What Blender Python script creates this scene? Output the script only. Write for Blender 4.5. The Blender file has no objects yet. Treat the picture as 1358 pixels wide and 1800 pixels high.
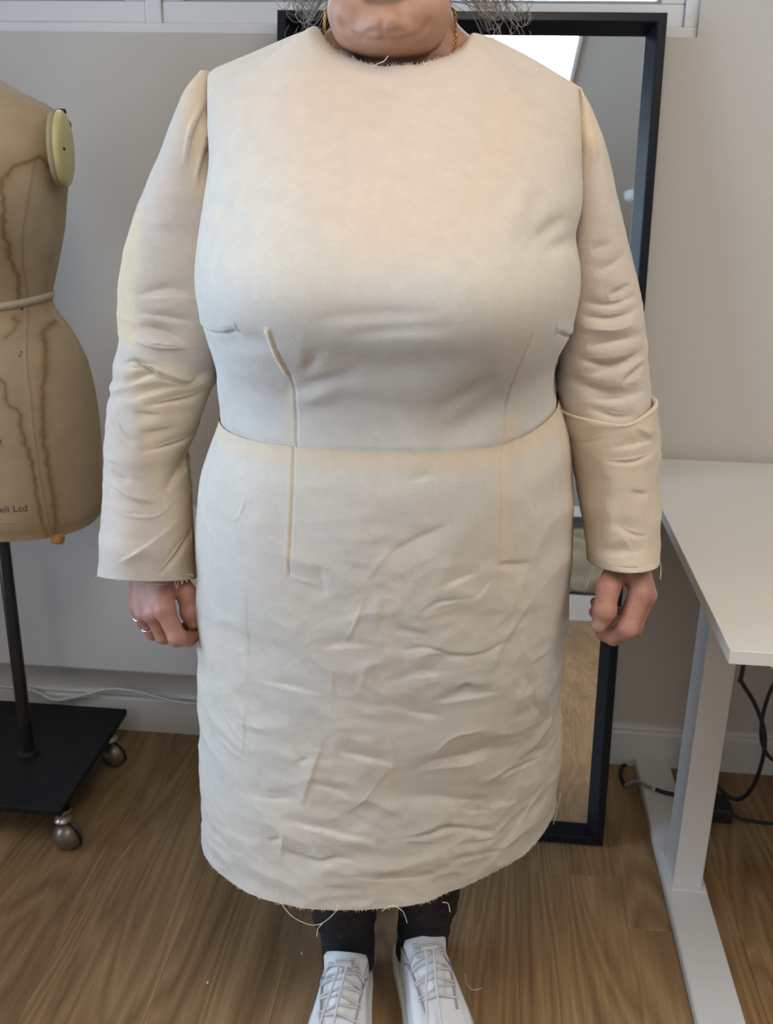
import bpy, bmesh, math, random
import numpy as np
from mathutils import Vector, Matrix, Euler

random.seed(7)
rng = np.random.default_rng(11)
scene = bpy.context.scene
COL = scene.collection

# ------------------------------------------------------------------ camera
def make_camera():
    th, yaw, roll = math.radians(19.9), math.radians(5.2), math.radians(1.1)
    fw = Vector((-math.sin(yaw) * math.cos(th), math.cos(yaw) * math.cos(th), -math.sin(th)))
    r = Vector((math.cos(yaw), math.sin(yaw), 0)); d = fw.cross(r)
    R = math.cos(roll) * r - math.sin(roll) * d
    D = math.sin(roll) * r + math.cos(roll) * d
    cd = bpy.data.cameras.new('camera'); co = bpy.data.objects.new('camera', cd)
    COL.objects.link(co)
    m = Matrix(((R.x, -D.x, -fw.x, 0), (R.y, -D.y, -fw.y, 0), (R.z, -D.z, -fw.z, 1.25), (0, 0, 0, 1)))
    co.matrix_world = m
    cd.sensor_fit = 'VERTICAL'; cd.sensor_height = 24.0; cd.sensor_width = 36.0
    cd.lens = 24.0 * 1750 / 1800
    cd.clip_start = 0.05; cd.clip_end = 60
    cd.dof.use_dof = True; cd.dof.focus_distance = 1.08; cd.dof.aperture_fstop = 8.0
    scene.camera = co
make_camera()

# ------------------------------------------------------------------ world (bright overcast daylight)
world = bpy.data.worlds.new('sky'); scene.world = world; world.use_nodes = True
wn = world.node_tree.nodes; wl = world.node_tree.links
bg = wn['Background']; bg.inputs[0].default_value = (0.62, 0.78, 1.0, 1); bg.inputs[1].default_value = 8.0

# daylight enters by two windows; portals tell the renderer where
def portal(name, loc, rot, sx, sy):
    l = bpy.data.lights.new(name, 'AREA'); l.shape = 'RECTANGLE'; l.size = sx; l.size_y = sy
    l.cycles.is_portal = True
    o = bpy.data.objects.new(name, l); COL.objects.link(o); o.location = loc; o.rotation_euler = rot
portal('daylight_portal', (-2.24, -0.15, 1.325), (0, math.radians(-90), 0), 1.75, 2.9)
portal('daylight_portal', (-0.75, 1.99, 1.86), (math.radians(-90), 0, 0), 2.1, 0.75)
PANEL_STRENGTH = 7.5

scene.view_settings.view_transform = 'Standard'; scene.view_settings.look = 'None'
scene.view_settings.exposure = 0.10; scene.view_settings.gamma = 1.0
scene.view_settings.use_curve_mapping = False
scene.cycles.max_bounces = 8; scene.cycles.diffuse_bounces = 5; scene.cycles.glossy_bounces = 4
scene.cycles.transparent_max_bounces = 8
scene.cycles.sample_clamp_indirect = 6.0
scene.cycles.caustics_reflective = False; scene.cycles.caustics_refractive = False

# ------------------------------------------------------------------ helpers
def link(o, parent=None, label=None, cat=None, group=None, kind=None):
    COL.objects.link(o)
    if parent is not None: o.parent = parent
    if label: o['label'] = label
    if cat: o['category'] = cat
    if group: o['group'] = group
    if kind: o['kind'] = kind
    return o

def empty(name, loc=(0, 0, 0), label=None, cat=None, group=None, kind=None):
    o = bpy.data.objects.new(name, None); o.empty_display_size = .05
    link(o, None, label, cat, group, kind); o.location = loc
    return o

def np_mesh(name, V, F, mat=None, parent=None, smooth=True, colors=None, **kw):
    V = np.asarray(V, np.float32); me = bpy.data.meshes.new(name)
    F = np.asarray(F, np.int32); n = F.shape[1]
    me.vertices.add(len(V)); me.vertices.foreach_set('co', V.ravel())
    me.loops.add(F.size); me.loops.foreach_set('vertex_index', F.ravel())
    me.polygons.add(len(F))
    me.polygons.foreach_set('loop_start', np.arange(0, F.size, n, dtype=np.int32))
    me.polygons.foreach_set('loop_total', np.full(len(F), n, np.int32))
    me.polygons.foreach_set('use_smooth', np.full(len(F), smooth, bool))
    me.update(calc_edges=True)
    if colors is not None:
        a = me.color_attributes.new('tint', 'FLOAT_COLOR', 'POINT')
        c = np.ones((len(V), 4), np.float32); c[:, :colors.shape[1]] = colors
        a.data.foreach_set('color', c.ravel())
    if mat: me.materials.append(mat)
    return link(bpy.data.objects.new(name, me), parent, **kw)

def grid_faces(r, c, wrap=True, flip=False):
    i = np.arange(r - 1)[:, None]; j = np.arange(c if wrap else c - 1)[None, :]
    j2 = (j + 1) % c
    f = np.stack([i * c + j, i * c + j2, (i + 1) * c + j2, (i + 1) * c + j], -1).reshape(-1, 4)
    return f[:, ::-1] if flip else f

def bm_obj(name, bm, mat, parent=None, smooth=False, **kw):
    me = bpy.data.meshes.new(name); bmesh.ops.recalc_face_normals(bm, faces=bm.faces)
    bm.to_mesh(me); bm.free()
    if smooth:
        for p in me.polygons: p.use_smooth = True
    if mat: me.materials.append(mat)
    return link(bpy.data.objects.new(name, me), parent, **kw)

def add_box(bm, lo, hi, bev=0.0, seg=2, mtx=None):
    b = bmesh.new()
    bmesh.ops.create_cube(b, size=1)
    for v in b.verts:
        v.co = Vector([(lo[k] + hi[k]) / 2 + v.co[k] * (hi[k] - lo[k]) for k in range(3)])
    if bev: bmesh.ops.bevel(b, geom=b.edges[:], offset=bev, segments=seg, profile=.5, affect='EDGES')
    if mtx: bmesh.ops.transform(b, matrix=mtx, verts=b.verts)
    me = bpy.data.meshes.new('tmp'); b.to_mesh(me); b.free(); bm.from_mesh(me); bpy.data.meshes.remove(me)

def box(name, lo, hi, mat, parent=None, bev=.002, **kw):
    bm = bmesh.new(); add_box(bm, lo, hi, bev)
    return bm_obj(name, bm, mat, parent, **kw)

def smooth_path(pts, n=8):
    P = np.array(pts, float)
    if len(P) < 3: 
        t = np.linspace(0, 1, n)[:, None]; return P[0] * (1 - t) + P[-1] * t
    Q = np.vstack([2 * P[0] - P[1], P, 2 * P[-1] - P[-2]]); out = []
    for i in range(len(P) - 1):
        p0, p1, p2, p3 = Q[i:i + 4]
        for t in np.linspace(0, 1, n, endpoint=False):
            out.append(.5 * ((2 * p1) + (-p0 + p2) * t + (2 * p0 - 5 * p1 + 4 * p2 - p3) * t * t + (-p0 + 3 * p1 - 3 * p2 + p3) * t ** 3))
    out.append(P[-1]); return np.array(out)

def tube_vf(path, r, k=6, cap=True):
    P = np.asarray(path, float); n = len(P)
    r = np.full(n, r) if np.isscalar(r) else np.asarray(r, float)
    T = np.gradient(P, axis=0); T /= np.linalg.norm(T, axis=1)[:, None] + 1e-12
    up = np.array([0.0, 0, 1]) if abs(T[0][2]) < .9 else np.array([1.0, 0, 0])
    N = np.cross(T[0], up); N /= np.linalg.norm(N); V = []
    a = np.arange(k) * 2 * np.pi / k
    for i in range(n):
        N = N - T[i] * (N @ T[i]); N /= np.linalg.norm(N) + 1e-12
        B = np.cross(T[i], N)
        V.append(P[i] + r[i] * (np.cos(a)[:, None] * N + np.sin(a)[:, None] * B))
    V = np.vstack(V); F = grid_faces(n, k)
    if cap:
        V = np.vstack([V, P[:1], P[-1:]]); c0, c1 = len(V) - 2, len(V) - 1
        j = np.arange(k); j2 = (j + 1) % k; b = (n - 1) * k
        F = np.vstack([F, np.stack([np.full(k, c0), j2, j, j], 1)[:, [0, 1, 2, 2]], np.stack([np.full(k, c1), b + j, b + j2, b + j2], 1)])
    return V, F

def vf_obj(name, parts, mat, parent=None, smooth=True, **kw):
    bm = bmesh.new()
    for V, F in parts:
        vs = [bm.verts.new(v) for v in V]
        for f in F:
            ids = list(dict.fromkeys(int(i) for i in f))
            if len(ids) >= 3:
                try: bm.faces.new([vs[i] for i in ids])
                except ValueError: pass
    return bm_obj(name, bm, mat, parent, smooth, **kw)

def tube(name, pts, r, mat, parent=None, k=8, n=8, **kw):
    return vf_obj(name, [tube_vf(smooth_path(pts, n), r, k)], mat, parent, **kw)

def lathe_vf(prof, k=32):
    a = np.arange(k) * 2 * np.pi / k
    V = np.vstack([np.stack([r * np.cos(a), r * np.sin(a), np.full(k, z)], 1) for r, z in prof])
    return V, grid_faces(len(prof), k)

# numpy gradient noise
_perm = rng.permutation(256); _perm = np.concatenate([_perm, _perm, _perm])
_gr = rng.normal(size=(256, 3)); _gr /= np.linalg.norm(_gr, axis=1)[:, None]
def noise3(p):
    p = np.asarray(p, float); i = np.floor(p).astype(int); f = p - i; i &= 255
    u = f * f * f * (f * (f * 6 - 15) + 10); out = 0
    for dx in (0, 1):
        for dy in (0, 1):
            for dz in (0, 1):
                h = _perm[_perm[_perm[i[..., 0] + dx] + i[..., 1] + dy] + i[..., 2] + dz]
                g = _gr[h]
                d = g[..., 0] * (f[..., 0] - dx) + g[..., 1] * (f[..., 1] - dy) + g[..., 2] * (f[..., 2] - dz)
                w = (u[..., 0] if dx else 1 - u[..., 0]) * (u[..., 1] if dy else 1 - u[..., 1]) * (u[..., 2] if dz else 1 - u[..., 2])
                out = out + w * d
    return out

def poly_dist(x, z, pts):
    """distance of points to a polyline in the (x, z) plane and the place along it (0..1)"""
    P = np.array(pts, float); best = np.full(x.shape, 9.0); tt = np.zeros(x.shape)
    L = np.r_[0, np.cumsum(np.linalg.norm(np.diff(P, axis=0), axis=1))]
    for i in range(len(P) - 1):
        d = P[i + 1] - P[i]; l2 = d @ d + 1e-12
        t = np.clip(((x - P[i][0]) * d[0] + (z - P[i][1]) * d[1]) / l2, 0, 1)
        dd = np.hypot(x - P[i][0] - t * d[0], z - P[i][1] - t * d[1])
        m = dd < best; best = np.where(m, dd, best); tt = np.where(m, (L[i] + t * np.sqrt(l2)) / L[-1], tt)
    return best, tt

def in_poly(x, z, pts, soft):
    P = np.array(pts, float); ins = np.zeros(x.shape, bool); n = len(P)
    for i in range(n):
        a, b = P[i], P[(i + 1) % n]
        c = ((a[1] > z) != (b[1] > z)) & (x < (b[0] - a[0]) * (z - a[1]) / (b[1] - a[1] + 1e-12) + a[0])
        ins ^= c
    d, _ = poly_dist(x, z, list(map(tuple, P)) + [tuple(P[0])])
    s = np.where(ins, d, -d)
    return np.clip(s / soft * .5 + .5, 0, 1)

def crease_field(x, z, mask, creases, soft=0):
    D = np.zeros(x.shape)
    for amp, w, pts in creases:
        P = np.array(pts); wm = w * 1e-3
        m = mask & (x > P[:, 0].min() - 4 * wm) & (x < P[:, 0].max() + 4 * wm) & (z > P[:, 1].min() - 4 * wm) & (z < P[:, 1].max() + 4 * wm)
        if not m.any(): continue
        sp = smooth_path(pts, 5); d, t = poly_dist(x[m], z[m], sp)
        # a fold is steep on one side and runs out gently on the other
        ax = P[-1] - P[0]; side = np.sign((x[m] - P[0, 0]) * ax[1] - (z[m] - P[0, 1]) * ax[0]) * (1 if (int(abs(amp) * 10) + len(pts)) % 2 else -1)
        wv = np.maximum(wm * np.where(side > 0, .55, 1.7), max(.0018, abs(amp) * .00062))
        prof = .45 * np.exp(-(d / wv) ** 2) + .55 * np.exp(-d / (wv * .75))
        if soft: prof = np.exp(-(d / (wm * 1.15)) ** 2)
        D[m] += amp * 1e-3 * prof * np.clip(np.sin(np.pi * t), 0, 1) ** .9
    return D

# ------------------------------------------------------------------ materials
def new_mat(name):
    m = bpy.data.materials.new(name); m.use_nodes = True
    nt = m.node_tree; return m, nt.nodes, nt.links, nt.nodes['Principled BSDF']

def plain(name, col, rough=.5, metal=0, var=.05, scale=30, bump=0, spec=.5, bscale=None):
    m, n, l, b = new_mat(name)
    tc = n.new('ShaderNodeTexCoord'); no = n.new('ShaderNodeTexNoise'); no.inputs['Scale'].default_value = scale; no.inputs['Detail'].default_value = 5
    l.new(tc.outputs['Object'], no.inputs['Vector'])
    mx = n.new('ShaderNodeMix'); mx.data_type = 'RGBA'
    mx.inputs['A'].default_value = tuple(c * (1 - var) for c in col) + (1,); mx.inputs['B'].default_value = tuple(min(1, c * (1 + var)) for c in col) + (1,)
    l.new(no.outputs['Fac'], mx.inputs['Factor']); l.new(mx.outputs['Result'], b.inputs['Base Color'])
    b.inputs['Roughness'].default_value = rough; b.inputs['Metallic'].default_value = metal
    b.inputs['Specular IOR Level'].default_value = spec
    if bump:
        n2 = n.new('ShaderNodeTexNoise'); n2.inputs['Scale'].default_value = bscale or scale * 4; n2.inputs['Detail'].default_value = 4
        l.new(tc.outputs['Object'], n2.inputs['Vector'])
        bp = n.new('ShaderNodeBump'); bp.inputs['Strength'].default_value = bump; bp.inputs['Distance'].default_value = .002
        l.new(n2.outputs['Fac'], bp.inputs['Height']); l.new(bp.outputs['Normal'], b.inputs['Normal'])
    return m

def tinted(name, rough=.8, var=.05, scale=120, bump=.2, bscale=400, weave=False, spec=.3):
    """base colour from the mesh's own colour attribute, with fine grain"""
    m, n, l, b = new_mat(name)
    at = n.new('ShaderNodeAttribute'); at.attribute_name = 'tint'
    tc = n.new('ShaderNodeTexCoord'); no = n.new('ShaderNodeTexNoise'); no.inputs['Scale'].default_value = scale; no.inputs['Detail'].default_value = 6
    l.new(tc.outputs['Object'], no.inputs['Vector'])
    mr = n.new('ShaderNodeMapRange'); mr.inputs['To Min'].default_value = 1 - var; mr.inputs['To Max'].default_value = 1 + var
    mr.inputs['From Min'].default_value = .3; mr.inputs['From Max'].default_value = .7
    l.new(no.outputs['Fac'], mr.inputs['Value'])
    vm = n.new('ShaderNodeVectorMath'); vm.operation = 'SCALE'
    l.new(at.outputs['Color'], vm.inputs[0]); l.new(mr.outputs['Result'], vm.inputs['Scale'])
    b.inputs['Roughness'].default_value = rough; b.inputs['Specular IOR Level'].default_value = spec
    bp = n.new('ShaderNodeBump'); bp.inputs['Strength'].default_value = bump; bp.inputs['Distance'].default_value = .0008
    if weave:
        # warp and weft: two stretched noises
        hs = []
        for sc in ((1500, 900, 140), (140, 300, 1500)):
            mp = n.new('ShaderNodeMapping'); mp.inputs['Scale'].default_value = sc; l.new(tc.outputs['Object'], mp.inputs['Vector'])
            nn = n.new('ShaderNodeTexNoise'); nn.inputs['Scale'].default_value = 1.0; nn.inputs['Detail'].default_value = 2
            l.new(mp.outputs['Vector'], nn.inputs['Vector']); hs.append(nn)
        ad = n.new('ShaderNodeMath'); ad.operation = 'ADD'; l.new(hs[0].outputs['Fac'], ad.inputs[0]); l.new(hs[1].outputs['Fac'], ad.inputs[1])
        l.new(ad.outputs[0], bp.inputs['Height'])
        m2 = n.new('ShaderNodeMapRange'); m2.inputs['From Min'].default_value = .7; m2.inputs['From Max'].default_value = 1.3
        m2.inputs['To Min'].default_value = .95; m2.inputs['To Max'].default_value = 1.04; l.new(ad.outputs[0], m2.inputs['Value'])
        v2 = n.new('ShaderNodeVectorMath'); v2.operation = 'SCALE'; l.new(vm.outputs[0], v2.inputs[0]); l.new(m2.outputs['Result'], v2.inputs['Scale'])
        l.new(v2.outputs[0], b.inputs['Base Color'])
    else:
        n2 = n.new('ShaderNodeTexNoise'); n2.inputs['Scale'].default_value = bscale; n2.inputs['Detail'].default_value = 3
        l.new(tc.outputs['Object'], n2.inputs['Vector']); l.new(n2.outputs['Fac'], bp.inputs['Height'])
        l.new(vm.outputs[0], b.inputs['Base Color'])
    l.new(bp.outputs['Normal'], b.inputs['Normal'])
    return m

def emit(name, col, s):
    m, n, l, b = new_mat(name); n.remove(b); e = n.new('ShaderNodeEmission'); e.inputs[0].default_value = col + (1,); e.inputs[1].default_value = s
    l.new(e.outputs[0], n['Material Output'].inputs['Surface']); return m

def glass_mat():
    m, n, l, b = new_mat('window_glass'); n.remove(b)
    t = n.new('ShaderNodeBsdfTransparent'); t.inputs[0].default_value = (.95, .97, .97, 1)
    g = n.new('ShaderNodeBsdfGlossy'); g.inputs['Roughness'].default_value = .02
    f = n.new('ShaderNodeFresnel'); f.inputs['IOR'].default_value = 1.45
    x = n.new('ShaderNodeMixShader'); l.new(f.outputs[0], x.inputs[0]); l.new(t.outputs[0], x.inputs[1]); l.new(g.outputs[0], x.inputs[2])
    l.new(x.outputs[0], n['Material Output'].inputs['Surface']); return m

def wood_mat():
    m, n, l, b = new_mat('oak_laminate')
    tc = n.new('ShaderNodeTexCoord'); oi = n.new('ShaderNodeObjectInfo')
    rv = n.new('ShaderNodeVectorMath'); rv.operation = 'SCALE'; rv.inputs[0].default_value = (17.3, 9.1, 5.7); l.new(oi.outputs['Random'], rv.inputs['Scale'])
    ad = n.new('ShaderNodeVectorMath'); ad.operation = 'ADD'; l.new(tc.outputs['Object'], ad.inputs[0]); l.new(rv.outputs[0], ad.inputs[1])
    # cathedral rings: distance to a slow wandering axis
    mp = n.new('ShaderNodeMapping'); mp.inputs['Scale'].default_value = (4.4, .62, 1); l.new(ad.outputs[0], mp.inputs['Vector'])
    n1 = n.new('ShaderNodeTexNoise'); n1.inputs['Scale'].default_value = 1.15; n1.inputs['Detail'].default_value = 2.5; n1.inputs['Distortion'].default_value = .6
    l.new(mp.outputs[0], n1.inputs['Vector'])
    ml = n.new('ShaderNodeMath'); ml.operation = 'MULTIPLY'; ml.inputs[1].default_value = 20; l.new(n1.outputs['Fac'], ml.inputs[0])
    pp = n.new('ShaderNodeMath'); pp.operation = 'PINGPONG'; pp.inputs[1].default_value = .5; l.new(ml.outputs[0], pp.inputs[0])
    # fine fibre
    m2 = n.new('ShaderNodeMapping'); m2.inputs['Scale'].default_value = (95, 3.2, 1); l.new(ad.outputs[0], m2.inputs['Vector'])
    n2 = n.new('ShaderNodeTexNoise'); n2.inputs['Scale'].default_value = 2.2; n2.inputs['Detail'].default_value = 6; n2.inputs['Roughness'].default_value = .65; l.new(m2.outputs[0], n2.inputs['Vector'])
    m3 = n.new('ShaderNodeMapping'); m3.inputs['Scale'].default_value = (11, 1.1, 1); l.new(ad.outputs[0], m3.inputs['Vector'])
    n3 = n.new('ShaderNodeTexNoise'); n3.inputs['Scale'].default_value = 1.3; n3.inputs['Detail'].default_value = 3; l.new(m3.outputs[0], n3.inputs['Vector'])
    s1 = n.new('ShaderNodeMath'); s1.operation = 'MULTIPLY_ADD'; s1.inputs[1].default_value = .85; l.new(pp.outputs[0], s1.inputs[0]); l.new(n2.outputs['Fac'], s1.inputs[2])
    s2 = n.new('ShaderNodeMath'); s2.operation = 'MULTIPLY_ADD'; s2.inputs[1].default_value = .9; l.new(n3.outputs['Fac'], s2.inputs[0]); l.new(s1.outputs[0], s2.inputs[2])
    cr = n.new('ShaderNodeValToRGB'); e = cr.color_ramp.elements
    e[0].position = .30; e[0].color = (.145, .083, .038, 1); e[1].position = .78; e[1].color = (.41, .270, .138, 1)
    x = e.new(.54); x.color = (.265, .163, .080, 1)
    dv = n.new('ShaderNodeMath'); dv.operation = 'MULTIPLY'; dv.inputs[1].default_value = .455; l.new(s2.outputs[0], dv.inputs[0]); l.new(dv.outputs[0], cr.inputs[0])
    hv = n.new('ShaderNodeHueSaturation'); mr = n.new('ShaderNodeMapRange'); mr.inputs['To Min'].default_value = .92; mr.inputs['To Max'].default_value = 1.08
    l.new(oi.outputs['Random'], mr.inputs['Value']); l.new(mr.outputs['Result'], hv.inputs['Value']); l.new(cr.outputs[0], hv.inputs['Color'])
    # knots
    vo = n.new('ShaderNodeTexVoronoi'); vo.inputs['Scale'].default_value = 1.6; vo.inputs['Randomness'].default_value = 1
    mk = n.new('ShaderNodeMapping'); mk.inputs['Scale'].default_value = (1.7, .8, 1); l.new(ad.outputs[0], mk.inputs['Vector']); l.new(mk.outputs[0], vo.inputs['Vector'])
    kr = n.new('ShaderNodeMapRange'); kr.inputs['From Min'].default_value = .015; kr.inputs['From Max'].default_value = .05; kr.inputs['To Min'].default_value = .35; kr.inputs['To Max'].default_value = 1
    l.new(vo.outputs['Distance'], kr.inputs['Value'])
    km = n.new('ShaderNodeVectorMath'); km.operation = 'SCALE'; l.new(hv.outputs[0], km.inputs[0]); l.new(kr.outputs['Result'], km.inputs['Scale'])
    l.new(km.outputs[0], b.inputs['Base Color'])
    b.inputs['Roughness'].default_value = .42; b.inputs['Specular IOR Level'].default_value = .35
    bp = n.new('ShaderNodeBump'); bp.inputs['Strength'].default_value = .12; bp.inputs['Distance'].default_value = .001
    l.new(n2.outputs['Fac'], bp.inputs['Height']); l.new(bp.outputs['Normal'], b.inputs['Normal'])
    return m

M = dict(
    wall=plain('wall_paint', (.56, .535, .505), .75, var=.02, scale=6, bump=.08, bscale=160),
    ceil=plain('ceiling_paint', (.52, .50, .48), .85, var=.02, bump=.05),
    upvc=plain('white_window_plastic', (.72, .73, .75), .3, var=.01),
    gasket=plain('grey_gasket', (.30, .31, .33), .5),
    gloss=plain('white_gloss_paint', (.66, .66, .66), .35, var=.02),
    heater=plain('white_enamel', (.68, .68, .70), .35, var=.015),
    desk=plain('white_laminate', (.66, .64, .60), .38, var=.012, scale=12, bump=.04, bscale=500),
    steel=plain('white_powder_coat', (.66, .66, .67), .4, var=.015, bump=.08, bscale=900),
    black=plain('black_lacquer', (.006, .007, .011), .32, var=.2, scale=12, spec=.22),
    blackmetal=plain('worn_black_paint', (.012, .012, .014), .55, var=.7, scale=22, bump=.3, bscale=60, spec=.2),
    pole=plain('black_pole_paint', (.012, .012, .013), .3, var=.3),
    rubber=plain('black_rubber', (.012, .012, .013), .5, var=.2),
    whitecable=plain('white_cable', (.58, .58, .58), .45),
    brass=plain('old_caster_metal', (.20, .16, .13), .35, metal=.6, var=.25, scale=60),
    chrome=plain('caster_ring', (.55, .52, .46), .3, metal=.9),
    silver=plain('silver', (.82, .82, .83), .18, metal=1, var=.03),
    gold=plain('gold_chain', (.62, .36, .10), .28, metal=1, var=.08),
    thread=plain('cotton_thread', (.80, .74, .62), .8, var=.06),
    shoe=plain('white_shoe_leather', (.74, .76, .80), .45, var=.02, bump=.12, bscale=500),
    sole=plain('white_shoe_sole', (.72, .72, .72), .55, bump=.1, bscale=300),
    lace=plain('elastic_lace', (.66, .67, .71), .7, var=.05),
    label=plain('grey_shoe_label', (.34, .35, .37), .7, var=.1),
    ink=plain('faded_ink', (.07, .055, .045), .8, var=.2),
    sock=plain('black_sock', (.010, .010, .013), .9, var=.3, scale=300, bump=.5, bscale=900),
    inner=plain('shoe_lining', (.45, .46, .48), .8),
    plug=plain('silver_plug', (.6, .6, .6), .3, metal=.8),
    bag=plain('clear_bag_fabric', (.40, .36, .27), .25, var=.3, scale=14, bump=.6, bscale=20),
    wool=plain('dark_wool', (.05, .06, .065), .9, var=.6, scale=60, bump=.8, bscale=120),
    greypanel=plain('grey_panel', (.26, .27, .26), .6),
    rubberorange=plain('ochre_felt', (.42, .20, .05), .9, var=.2),
    tape=plain('cotton_tape', (.50, .44, .34), .8, var=.08, bump=.3),
    armcap=plain('cream_celluloid', (.60, .52, .24), .35, var=.06, scale=14),
    pin=plain('dark_pin', (.02, .015, .01), .4),
    wood=wood_mat(), glass=glass_mat(),
    calico=tinted('calico', .85, var=.035, scale=55, bump=.55, weave=True),
    skin=tinted('skin', .48, var=.09, scale=90, bump=.35, bscale=260, spec=.4),
    linen=tinted('old_linen', .85, var=.06, scale=30, bump=.3, bscale=900),
    hair=tinted('grey_hair', .5, var=.1, spec=.4, bump=0),
    led=emit('led_panel_light', (1.0, .90, .76), PANEL_STRENGTH),
)
#TABLES
def tb(*a, s=.010):
    a = np.array(a, float)
    a = a[np.argsort(a[:, 0])]
    lo, hi = a[0, 0] - .15, a[-1, 0] + .15; n = int((hi - lo) / .001) + 1
    g = np.linspace(lo, hi, n); v = np.interp(g, a[:, 0], a[:, 1])
    m = int(4 * s / .001); w = np.exp(-.5 * (np.arange(-m, m + 1) * .001 / s) ** 2); w /= w.sum()
    v = np.convolve(np.pad(v, m, mode='edge'), w, mode='valid')      # smooth, no kinks
    return lambda z: np.interp(z, g, v)

# left and right outline of the dress, front and back depth, all by height (metres)
XL = tb((0.300,-0.3620),(0.356,-0.3621),(0.424,-0.3622),(0.491,-0.3604),(0.555,-0.3615),(0.608,-0.3606),(0.677,-0.3578),(0.736,-0.3549),(0.801,-0.3500),(0.856,-0.3436),(0.902,-0.3320),(0.935,-0.3183),(0.953,-0.3070),(0.975,-0.3074),(0.990,-0.3090),(1.018,-0.3070),(1.045,-0.3100),(1.075,-0.3150),(1.105,-0.3170),(1.131,-0.3160),(1.182,-0.3120),(1.226,-0.3090),(1.280,-0.3180),(1.330,-0.3270))
XR = tb((0.300,0.1420),(0.335,0.1440),(0.402,0.1460),(0.444,0.1440),(0.476,0.1410),(0.521,0.1350),(0.582,0.1330),(0.651,0.1320),(0.700,0.1310),(0.780,0.1290),(0.826,0.1250),(0.864,0.1200),(0.915,0.1125),(0.945,0.1006),(0.962,0.0921),(0.979,0.0876),(0.992,0.0872),(1.009,0.0860),(1.023,0.0910),(1.048,0.1000),(1.067,0.1040),(1.086,0.1050),(1.112,0.1060),(1.137,0.1030),(1.160,0.0950),(1.186,0.1030),(1.208,0.1043),(1.234,0.1014),(1.320,0.0980))
YC = tb((.30,1.235),(.5,1.215),(.7,1.20),(.955,1.195),(1.0,1.188),(1.05,1.18),(1.1,1.175),(1.2,1.18),(1.33,1.205), s=.02)
YF = tb((.30,1.02),(.34,1.02),(.5,1.022),(.65,1.008),(.78,.992),(.86,.984),(.92,.982),(.955,.988),(1.0,.987),(1.025,.972),(1.05,.953),(1.08,.936),(1.11,.928),(1.14,.931),(1.17,.945),(1.2,.968),(1.25,1.015),(1.3,1.068),(1.335,1.112), s=.016)
YB = tb((.30,1.40),(.5,1.40),(.75,1.41),(.85,1.405),(.955,1.36),(1.1,1.36),(1.2,1.355),(1.3,1.325),(1.36,1.29), s=.02)
PW = tb((.30,1.95),(.5,2.05),(.75,2.25),(.955,2.4),(1.06,2.6),(1.12,2.7),(1.2,2.5),(1.33,2.3), s=.03)
SKEW = tb((.30,.2),(.45,.15),(.62,.0),(1.4,.0))
ZTF = tb((-.36,1.312),(-.332,1.326),(-.316,1.337),(-.276,1.351),(-.224,1.371),(-.197,1.380),(-.188,1.371),(-.18,1.360),(-.168,1.351),(-.15,1.342),(-.131,1.335),(-.113,1.332),(-.077,1.335),(-.047,1.346),(-.036,1.354),(-.029,1.366),(-.024,1.376),(0,1.369),(.038,1.352),(.067,1.337),(.097,1.321),(.12,1.31), s=.003)
ZTB = tb((-.36,1.312),(-.332,1.326),(-.316,1.337),(-.276,1.351),(-.224,1.371),(-.197,1.380),(-.11,1.385),(-.024,1.376),(0,1.369),(.038,1.352),(.067,1.337),(.097,1.321),(.12,1.31), s=.003)
ZW = tb((-.36,.947),(-.33,.948),(-.25,.953),(-.187,.956),(-.09,.957),(.027,.959),(.06,.966),(.095,.978),(.13,.985))
def zwaist(x): return ZW(x)

def front_y(x, z):
    c = (XL(z) + XR(z)) / 2; a = (XR(z) - XL(z)) / 2; p = PW(z)
    xn = np.clip(np.abs((x - c) / a), 0, .9999)
    k = (1 - xn ** p) ** (1 / p)
    y = YC(z) - (YC(z) - YF(z)) * k + SKEW(z) * (x - c)
    s = np.clip((ZTF(x) - z) / .08, 0, 1); w = np.sqrt(1 - (1 - s) ** 2)
    q = np.clip(1 - ((x + .1105) / .0865) ** 2, 0, 1)
    yt = 1.22 - .108 * np.sqrt(q)
    return yt + (y - yt) * w
#ENDTABLES


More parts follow.
